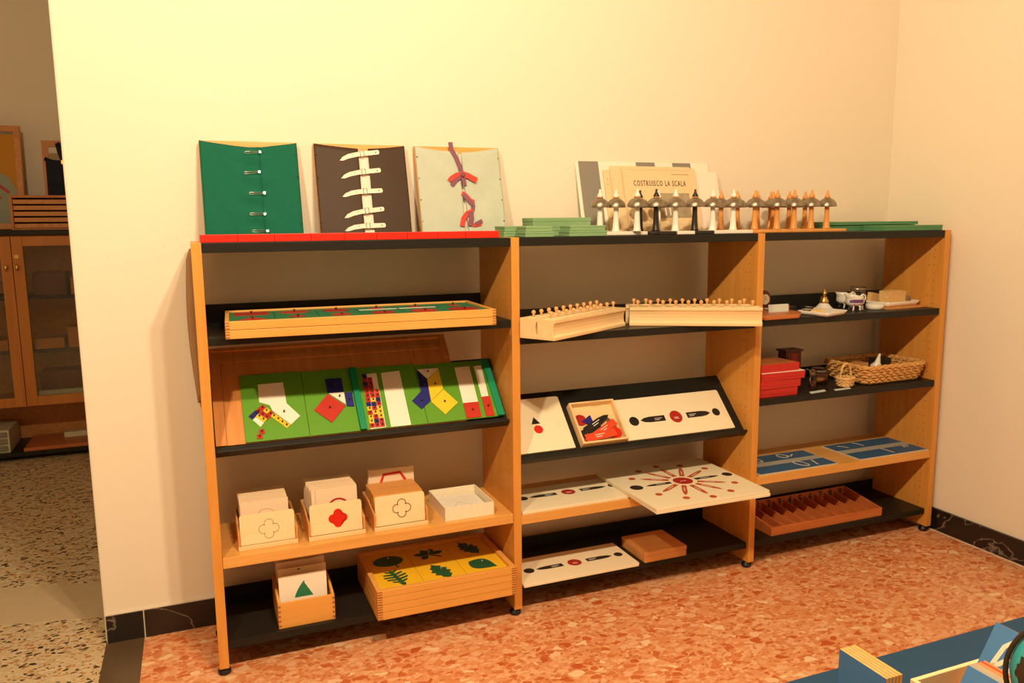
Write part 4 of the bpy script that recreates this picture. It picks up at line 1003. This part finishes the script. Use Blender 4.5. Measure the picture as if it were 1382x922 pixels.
bm = BM(); lathe(bm, [(.030, 0), (.034, .004), (.034, .042), (.028, .050), (.028, .054), (.031, .056), (.031, .062), (.026, .064), (0, .065)], 24); obj('body', bm, 'clear_glass', t, smooth=True)
bm = BM(); lathe(bm, [(.027, .005), (.029, .020), (.022, .034), (0, .038)], 18); obj('contents', bm, 'copper', t, smooth=True)
bm = BM(); tube(bm, [(.0315*math.cos(a*PI/10), .0315*math.sin(a*PI/10), .053) for a in range(20)], .0012, 6, True); tube(bm, [(-.033, -.006, .053), (-.039, -.010, .040), (-.036, -.008, .022)], .0012, 6); obj('wire_clamp', bm, 'steel', t)
t = thing('glass_bottle', 'small dark glass bottle with wire clamp beside the red boxes', 'bottle', (2.262, -.225, ZS))
bm = BM(); lathe(bm, [(.013, 0), (.016, .003), (.016, .040), (.010, .050), (.009, .064), (.012, .066), (.012, .072), (0, .073)], 18); obj('body', bm, 'clear_glass', t, smooth=True)
bm = BM(); tube(bm, [(.010, 0, .068), (-.006, 0, .071), (-.026, -.004, .080), (-.040, -.006, .084)], .0011, 6); tube(bm, [(-.012, -.006, .058), (-.022, -.010, .040), (-.018, -.010, .012)], .0012, 6); obj('wire_clamp', bm, 'steel', t)
bm = BM(); lathe(bm, [(.0125, .004), (.0125, .03), (0, .031)], 14); obj('contents', bm, 'dark_red_wood', t)
def rrect(w_, d_, r_, n=40):
    pts = []
    for (sx, sy, a0) in ((1, 1, 0), (-1, 1, PI/2), (-1, -1, PI), (1, -1, 3*PI/2)):
        for i in range(7):
            a = a0+PI/2*i/6; pts.append(Vector((sx*(w_/2-r_)+r_*math.cos(a), sy*(d_/2-r_)+r_*math.sin(a))))
    L = [0]
    for i in range(len(pts)): L.append(L[-1]+(pts[(i+1) % len(pts)]-pts[i]).length)
    out = []
    for k in range(n):
        s = L[-1]*k/n; i = max(j for j in range(len(pts)) if L[j] <= s+1e-9)
        f = (s-L[i])/max(1e-9, L[i+1]-L[i]); out.append(pts[i].lerp(pts[(i+1) % len(pts)], f))
    return out
def basket(name, label, cx, cy, z, w_, d_, h_, flare, rows, n, r, m, rz=0, handle=False, corner=.03):
    t = thing(name, label, 'basket', (cx, cy, z), (0, 0, rz))
    bm = BM()
    for k in range(rows):
        t_ = (k+.9)/(rows+.3); ww, dd = w_+flare*t_*2, d_+flare*t_*2
        P = rrect(ww, dd, corner, n)
        pts = []
        for i, p in enumerate(P):
            q = p.normalized()*(r*.9*(1 if (i+k) % 2 else -1)); pts.append((p.x+q.x, p.y+q.y, h_*t_+(r*.5 if i % 2 else -r*.5)))
        tube(bm, pts, r, 6, True)
    obj('weave', bm, m, t)
    bm = BM()
    for i in range(0, n, 2):
        a = rrect(w_, d_, corner, n)[i]; b = rrect(w_+flare*2, d_+flare*2, corner, n)[i]
        tube(bm, [(a.x, a.y, .0035), (b.x, b.y, h_)], r*.8, 5)
    obj('stakes', bm, m, t)
    for zz_, nm, fl in ((h_, 'rim', flare), (r*2.1, 'foot_rim', 0)):
        bm = BM()
        for ph in (0, PI):
            P = rrect(w_+fl*2, d_+fl*2, corner, n*2)
            tube(bm, [(p.x*(1+.012*math.cos(i*.9+ph)), p.y*(1+.012*math.cos(i*.9+ph)), zz_+r*.8*math.sin(i*.9+ph)) for i, p in enumerate(P)], r*1.05, 6, True)
        obj(nm, bm, m, t)
    bm = BM(); prism(bm, [tuple(p*.97) for p in rrect(w_, d_, corner, 28)], .0015, .0065); obj('base', bm, m, t)
    if handle:
        bm = BM()
        for ph in (0, PI): tube(bm, [((w_/2+flare)*math.cos(a*PI/16), .003*math.sin(a*1.3+ph), h_+.058*math.sin(a*PI/16)+.002*math.cos(a*1.3+ph)) for a in range(17)], r*.9, 6)
        obj('handle', bm, m, t)
    return t
basket('wicker_basket', 'large shallow rectangular wicker basket on the right third shelf', 2.646, -.166, ZS, .300, .200, .074, .018, 6, 56, .0058, 'wicker', .02)
basket('wicker_basket', 'tiny pale wicker basket with arched handle before the large basket', 2.412, -.246, ZS, .060, .046, .036, .005, 5, 20, .0036, 'wicker_pale', .2, True, .02)
t = thing('spinning_top', 'small white pointed spindle lying in the large basket', 'spindle', (2.650, -.165, ZS+.0085), (0.15, .1, 0))
bm = BM(); lathe(bm, [(.004, 0), (.024, .035), (.026, .045), (.012, .062), (.006, .088), (.004, .100), (0, .101)], 20); obj('body', bm, 'porcelain', t, smooth=True)
o = bx('wooden_block', (-.040, .040, -.028, .028, 0, .062), 'orange_box_wood', loc=(2.570, -.150, ZS+.0085), rot=(0, 0, .3), bevel=.002); tag(o, 'brown wooden block in the left half of the large basket', 'block')
o = bx('dark_box', (-.035, .035, -.03, .03, 0, .070), 'black_paint', loc=(2.720, -.125, ZS+.0085), rot=(0, 0, -.1), bevel=.003); tag(o, 'small black box in the right half of the large basket', 'box')
bm = BM(); sphere(bm, (0, 0, .02), .02, 12, 8); o = obj('white_ball', bm, 'porcelain', loc=(2.600, -.222, ZS+.0085)); tag(o, 'small white ball beside the white spindle in the basket', 'ball')
bm = BM(); prism(bm, [(2.189, -.300), (2.276, -.288), (2.290, -.262), (2.205, -.272)], ZS, ZS+.001); o = obj('paper_label', bm, 'pale_blue_card'); tag(o, 'white paper label on the shelf, nearer the red boxes', 'label', 'paper labels on the right third shelf')
bm = BM(); prism(bm, [(2.315, -.297), (2.400, -.290), (2.412, -.270), (2.325, -.275)], ZS, ZS+.001); o = obj('paper_label', bm, 'pale_blue_card'); tag(o, 'white paper label on the shelf, in front of the tiny basket', 'label', 'paper labels on the right third shelf')

# ------------------------------------------------------------------ right bay, blue letter cards
ZC = S4[2]+.0004
def loop(cx, cy, rx, ry, tilt=.3, n=22): return [(cx+rx*math.cos(a)*math.cos(tilt)-ry*math.sin(a)*math.sin(tilt), cy+rx*math.cos(a)*math.sin(tilt)+ry*math.sin(a)*math.cos(tilt)) for a in [2*PI*i/n for i in range(n+1)]]
def letter_card(label, x, y, w_, d_, strokes):
    t = thing('letter_card', label, 'card', (x, y, ZC), (0, 0, 0), 'blue letter cards')
    bx('board', (0, w_, 0, d_, 0, .004), 'sand_letter', t)
    bx('blue_field', (.004, w_-.004, .004, d_*.40, .0038, .0046), 'blue_card', t); bx('blue_field', (.004, w_-.004, d_*.60, d_-.004, .0038, .0046), 'blue_card', t)
    bx('grey_band', (.004, w_-.004, d_*.40, d_*.60, .0038, .0044), 'sand_grey', t)
    for s in strokes:
        bm = BM(); ribbon(bm, s, .007, .0046, .0052); obj('sand_letter', bm, 'sand_letter', t)
letter_card('blue card with looped pale letters, left one on the right bay wooden shelf', 1.962, -.298, .385, .205,
            [loop(.105, .160, .018, .030), loop(.245, .166, .018, .024)+[(.275, .15), (.30, .17)], loop(.245, .055, .020, .034)+[(.262, .03)], [(.30, .02), (.315, .075)], loop(.03, .15, .015, .025)])
letter_card('blue card with short pale strokes, right one on the right bay wooden shelf', 2.462, -.298, .375, .215,
            [[(.085, .15), (.075, .175), (.055, .185)], [(.17, .15), (.165, .185), (.155, .20)], [(.205, .02), (.205, .06), (.20, .085)], [(.31, .06), (.32, .085), (.335, .065), (.34, .085)]])

# ------------------------------------------------------------------ number tray
t = thing('number_tray', 'reddish wooden tray with ten slots numbered along its back', 'tray', (2.035, -.286, S5+.0004))
w_, d_ = .575, .215
bx('base', (.003, w_-.003, .003, d_-.003, 0, .006), 'red_wood', t); bx('front_wall', (0, w_, 0, .008, 0, .034), 'red_wood', t, bevel=.001)
bk = bx('back_wall', (0, w_, d_-.008, d_, 0, .064), 'red_wood', t, bevel=.001)
MX = Matrix(((0,0,1,0),(1,0,0,0),(0,1,0,0),(0,0,0,1)))
for xx in (0, w_-.007):
    bm = BM(); prism(bm, [(.008, 0), (d_-.008, 0), (d_-.008, .064), (.008, .034)], xx, xx+.007, MX); obj('side_wall', bm, 'red_wood', t)
for k in range(1, 10):
    bm = BM(); prism(bm, [(.008, .006), (d_-.008, .006), (d_-.008, .050), (.008, .027)], k*.0556+.0145-.002, k*.0556+.0145+.002, MX); obj('divider', bm, 'red_wood', t)
for k in range(0, 10): text('number', str(k), .042, 'ink', bk, (.545-(9-k)*.0556, d_-.0084, .030), (PI/2, 0, 0), .95, bold=.0012)

# ------------------------------------------------------------------ blue table with things, lower right
TZ = .45
t = thing('low_table', 'low table with dark blue top at the lower right', 'table', (0, 0, 0))
bx('table_top', (.80, 2.3, -2.35, -1.552, TZ-.022, TZ), 'blue_table_top', t, bevel=.002)
for xx, yy in ((.86, -1.61), (2.24, -1.61), (.86, -2.29), (2.24, -2.29)): bx('leg', (xx-.02, xx+.02, yy-.02, yy+.02, 0, TZ-.022), 'birch', t)
g = 'blue backed letter cards standing at the table edge'
xs = .982
for k in range(5):
    th = .0065; m = 'blue_card_light' if k in (0, 4) else 'card_wood'
    o = bx('sandpaper_card', (0, th-.0006, 0, .100, 0, .150), 'tray_wood', loc=(xs, -1.800, TZ+.0004))
    bx('blue_face', (-.0006, 0, .0, .100, 0, .150), 'blue_card_light', o)
    tag(o, 'wooden card with blue face standing on the table, %s from the left' % ORD[k], 'card', g); xs += th+.0007
t = thing('card_box', 'pale wooden box of upright cards on the blue table', 'box', (1.088, -1.97, TZ+.0004))
w_, d_, h_ = .26, .215, .10
bx('base', (.004, w_-.004, .004, d_-.004, 0, .006), 'pale_wood', t)
for n_, dm in (('front_wall', (0, w_, 0, .008, 0, h_)), ('back_wall', (0, w_, d_-.008, d_, 0, h_)), ('side_wall', (0, .008, .008, d_-.008, 0, h_)), ('side_wall', (w_-.008, w_, .008, d_-.008, 0, h_))): bx(n_, dm, 'pale_wood', t, bevel=.001)
g = 'cards standing in the box on the table'
xs = 1.100
for k in range(8):
    m = ['blue_card_light', 'grey_cards', 'grey_cards', 'grey_cards', 'orange_cards', 'orange_cards', 'orange_red', 'orange_cards'][k]
    o = bx('index_card', (0, .0045, 0, .13, 0, .140), m, loc=(xs, -1.93, TZ+.0090), rot=(0, .50, 0))
    tag(o, '%s card in the table box, %s from the left' % (('blue', 'grey', 'grey', 'grey', 'orange', 'orange', 'red orange', 'orange')[k], ORD[k]), 'card', g); xs += .0056
t = thing('sandpaper_letter', 'blue card with a pale script letter f in the table box', 'card', (1.153, -1.917, TZ+.0105), (0, .53, 0))
bx('board', (0, .006, 0, .135, 0, .200), 'tray_wood', t); bx('blue_face', (-.0008, 0, 0, .135, 0, .200), 'blue_card_light', t)
MYZ = Matrix(((0,0,-1,0),(-1,0,0,.135),(0,1,0,0),(0,0,0,1)))
bm = BM(); fpts = [(.022, .040), (.022, .09), (.024, .135), (.030, .168), (.042, .184), (.052, .176), (.050, .160), (.034, .138), (.018, .124), (.009, .120)]
ribbon(bm, fpts, .008, .0008, .0016, MYZ); ribbon(bm, [(.018, .124), (.040, .126), (.060, .140)], .008, .0008, .0016, MYZ); obj('sand_letter', bm, 'sand_letter', t)
o = bx('sandpaper_card', (0, .008, 0, .125, 0, .195), 'tray_wood', loc=(1.1625, -1.912, TZ+.0112), rot=(0, .53, 0)); tag(o, 'plain wooden card behind the letter f card', 'card')
GC = Vector((1.052, -2.05, .7210)); GR = .083
t = thing('globe', 'small globe with teal oceans and a dark meridian ring on the table', 'globe', (GC.x, GC.y, TZ+.0004))
zc = GC.z-TZ
bm = BM(); lathe(bm, [(GR*math.sin(PI*i/24), zc-GR*math.cos(PI*i/24)) for i in range(25)], 40); obj('sphere', bm, 'ocean_teal', t, smooth=True)
def patch(name, m, lon, lat, rx_, ry_, seed):
    rnd = random.Random(seed); bm = BM(); c0 = bm.verts.new(); ring = []
    def sp(lo, la): return Vector((math.cos(la)*math.cos(lo), math.cos(la)*math.sin(lo), math.sin(la)))*(GR*1.006)+Vector((0, 0, zc))
    c0.co = sp(lon, lat); prev = None; n_ = 26
    jit = [1+rnd.uniform(-.25, .25) for _ in range(n_)]
    for q in (.33, .66, 1.0):
        r2 = [bm.verts.new(sp(lon+rx_*q*jit[i]*math.cos(2*PI*i/n_), lat+ry_*q*jit[i]*math.sin(2*PI*i/n_))) for i in range(n_)]
        for i in range(n_):
            if prev is None: bm.faces.new((c0, r2[i], r2[(i+1) % n_]))
            else: bm.faces.new((prev[i], r2[i], r2[(i+1) % n_], prev[(i+1) % n_]))
        prev = r2
    o = obj(name, bm, m, t, smooth=True); s = o.modifiers.new('s', 'SOLIDIFY'); s.thickness = .0012
patch('continent', 'continent_pink', PI-.25, .66, .30, .15, 3); patch('continent', 'continent_brown', PI-.30, .16, .26, .26, 5); patch('continent', 'continent_brown', .5, .2, .5, .5, 8)
bm = BM(); tube(bm, [((GR+.005)*math.cos(PI-.82)*math.cos(a), (GR+.005)*math.sin(PI-.82)*math.cos(a), zc+(GR+.005)*math.sin(a)) for a in [-PI/2+PI*i/30 for i in range(31)]], .0035, 8, ref=(math.sin(PI-.82), -math.cos(PI-.82), 0)); obj('meridian_ring', bm, 'continent_brown', t)
bm = BM(); lathe(bm, [(.075, 0), (.075, .008), (.02, .016), (.012, .03), (.010, zc-GR+.002)], 28); obj('stand', bm, 'dark_red_wood', t)

# ------------------------------------------------------------------ hall beyond: cabinet and the things on it
CY = 2.5
cab = thing('hall_cabinet', 'orange wooden cabinet with glass doors in the hall beyond', 'cabinet', (0, 0, 0))
xa, xb, yb = -1.42, -.455, 2.90
for xx in (xa, xb-.025): bx('side_panel', (xx, xx+.025, CY+.02, yb, .03, 1.29), 'hall_wood', cab)
bx('worktop', (xa-.01, xb+.01, CY-.005, yb, 1.297, 1.325), 'black_shelf', cab, bevel=.002)
bx('top_rail', (xa+.025, xb-.025, CY+.022, yb, 1.272, 1.297), 'hall_wood', cab)
bx('back_panel', (xa+.025, xb-.025, yb-.015, yb, .03, 1.272), 'brown_wood', cab)
bx('bottom_board', (xa+.025, xb-.025, CY+.02, yb-.015, .318, .340), 'hall_wood', cab)
bx('plinth_shelf', (xa+.025, xb-.025, CY+.01, yb-.015, .030, .052), 'black_shelf', cab)
for z in (.62, .93): bx('inner_shelf', (xa+.025, xb-.025, CY+.06, yb-.015, z, z+.018), 'black_shelf', cab)
for (a, b, hx, k) in ((xa, -.9455, -.975, 0), (-.9425, xb, -.922, 1)):
    d_ = thing('door', 'x', 'x'); del d_['label']; del d_['category']; d_.parent = cab
    z0, z1, fw_ = .322, 1.290, .055
    bx('stile', (a, a+fw_, CY, CY+.02, z0, z1), 'hall_wood', d_, bevel=.002); bx('stile', (b-fw_, b, CY, CY+.02, z0, z1), 'hall_wood', d_, bevel=.002)
    bx('rail', (a+fw_, b-fw_, CY, CY+.02, z0, z0+fw_), 'hall_wood', d_, bevel=.002); bx('rail', (a+fw_, b-fw_, CY, CY+.02, z1-fw_, z1), 'hall_wood', d_, bevel=.002)
    bx('pane', (a+fw_, b-fw_, CY+.008, CY+.012, z0+fw_, z1-fw_), 'door_glass', d_)
    bm = BM(); sphere(bm, (hx, CY-.014, 1.118), .011, 12, 8, 1.6); box(bm, hx-.004, hx+.004, CY-.01, CY, 1.113, 1.123); obj('handle', bm, 'brass', d_)
    if k == 1:
        bm = BM(); prism(bm, disc_pts(hx, 1.178, .012), -CY, -CY+.003, XZ); obj('keyhole_plate', bm, 'brass', d_)
g = 'things behind the glass of the hall cabinet'
def inbox(name, label, dims, m, cat='box'):
    o = bx(name, dims, m, bevel=.002); tag(o, label, cat, g); return o
inbox('wooden_box', 'orange box behind the glass, left one on the middle cabinet shelf', (-.885, -.735, 2.58, 2.75, .6385, .70), 'hall_wood')
inbox('wooden_box', 'orange box behind the glass, right one on the middle cabinet shelf', (-.715, -.56, 2.58, 2.75, .6385, .76), 'hall_wood')
inbox('dark_box', 'dark box on the upper cabinet shelf behind the glass', (-.87, -.70, 2.60, 2.78, .9485, 1.08), 'dark_red_wood')
inbox('brown_box', 'brown box beside the dark one on the upper cabinet shelf', (-.68, -.56, 2.60, 2.78, .9485, 1.05), 'brown_wood')
inbox('pale_board', 'pale flat board lying at the bottom behind the cabinet glass', (-.89, -.56, 2.56, 2.75, .3405, .395), 'box_ivory', 'board')
inbox('dark_board', 'dark stack of boards above the pale board behind the glass', (-.88, -.57, 2.60, 2.78, .3955, .50), 'dark_red_wood', 'board')
inbox('wooden_box', 'orange box behind the glass of the left cabinet door', (-1.30, -1.02, 2.58, 2.75, .6385, .70), 'hall_wood')
# framed picture leaning on the wall
t = thing('picture_frame', 'framed abstract picture leaning on the hall cabinet', 'picture', (0, 2.735, 1.3290), (-.12, 0, 0))
xl, xr, hh = -1.38, -.895, .60
for n_, dm in (('frame_rail', (xl, xr, 0, .025, 0, .035)), ('frame_rail', (xl, xr, 0, .025, hh-.035, hh)), ('frame_stile', (xl, xl+.035, 0, .0248, .035, hh-.035)), ('frame_stile', (xr-.035, xr, 0, .0248, .035, hh-.035))): bx(n_, dm, 'brown_wood', t, bevel=.003)
pc = bx('picture', (xl+.035, xr-.035, .008, .012, .035, hh-.035), 'ochre_print', t)
bm = BM(); prism(bm, [(xl+.036, .036), (xr-.036, .036), (xr-.036, .22), (xr-.07, .30), (xr-.14, .34), (xl+.036, .37)], -.0078, -.0072, XZ); obj('grey_shape', bm, 'grey_teal_print', pc)
bm = BM(); ribbon(bm, [(xr-.20, .27), (xr-.13, .26), (xr-.09, .225), (xr-.075, .21)], .016, -.0071, -.0065, XZ); ribbon(bm, [(xr-.2, .19), (xr-.14, .195), (xr-.12, .18)], .018, -.0071, -.0065, XZ); obj('red_stroke', bm, 'dark_red_paint', pc)
bx('inner_liner', (xl+.035, xr-.035, .006, .009, hh-.048, hh-.035), 'grey_print', t)
# slatted drawer cabinet
t = thing('drawer_cabinet', 'small brown cabinet of flat drawers standing on the hall cabinet', 'cabinet', (-.935, 2.525, 1.3255))
w_ = .47
bx('side_panel', (0, .014, 0, .20, 0, .178), 'hall_wood', t); bx('side_panel', (w_-.014, w_, 0, .20, 0, .178), 'hall_wood', t); bx('top', (0, w_, 0, .20, .178, .192), 'hall_wood', t, bevel=.001)
bx('back_panel', (.014, w_-.014, .186, .20, 0, .178), 'dark_red_wood', t); bx('base', (.014, w_-.014, .002, .186, 0, .008), 'hall_wood', t)
for k in range(5): bx('drawer', (.016, w_-.016, .004, .182, .010+k*.0335, .010+k*.0335+.024), 'brown_wood', t, bevel=.001)
# plaid dressing frame on it
t = thing('dressing_frame', 'wooden dressing frame with dark blue plaid cloth in the hall', 'dressing frame', (-.770, 2.625, 1.5182), (-.10, 0, 0))
w_, h_ = .30, .315
for n_, dm in (('bottom_rail', (0, w_, 0, .014, 0, .03)), ('top_rail', (0, w_, 0, .014, h_-.036, h_)), ('side_rail', (0, .032, 0, .0136, .03, h_-.036)), ('side_rail', (w_-.032, w_, 0, .0136, .03, h_-.036))): bx(n_, dm, 'hall_wood', t)
bm = BM(); prism(bm, [(.016, .004), (w_-.016, .004), (w_-.016, .185), (w_/2, .198), (.016, .208)], .001, .006, XZ); obj('plaid_cloth', bm, 'navy_plaid', t)
bm = BM(); ribbon(bm, [(.088, .30), (.096, .25), (.112, .195)], .036, .007, .010, XZ); obj('strap', bm, 'navy_plaid', t)
bx('buckle', (.096, .126, -.013, -.010, .180, .202), 'brass', t)
bm = BM(); tube(bm, [(.012, -.008, .20), (.02, -.012, .215), (.034, -.010, .205), (.05, -.010, .20)], .006, 6); tube(bm, [(.075, -.010, .285), (.088, -.012, .302), (.10, -.010, .285)], .006, 6); obj('ribbon_tie', bm, 'navy_plaid', t)
# bottom recess
t = thing('paper_tray_box', 'ivory box of flat paper drawers in the low recess of the hall cabinet', 'drawer box', (-1.36, 2.53, .0525))
w_ = .305
bx('case', (0, w_, .01, .30, 0, .132), 'box_ivory', t, bevel=.002)
for k in range(3): bx('drawer', (.010, w_-.010, .0, .012, .012+k*.040, .042+k*.040), 'grey_print', t, bevel=.003)
t = thing('flat_tray', 'dark red flat tray in the low recess of the hall cabinet', 'tray', (-.985, 2.52, .0525))
bx('base', (0, .46, 0, .32, 0, .02), 'red_wood', t, bevel=.002)
o = bx('pale_strip', (-.80, -.52, 2.70, 2.75, .0730, .105), 'box_ivory', bevel=.001); tag(o, 'pale strip lying on the dark red tray in the cabinet recess', 'strip')
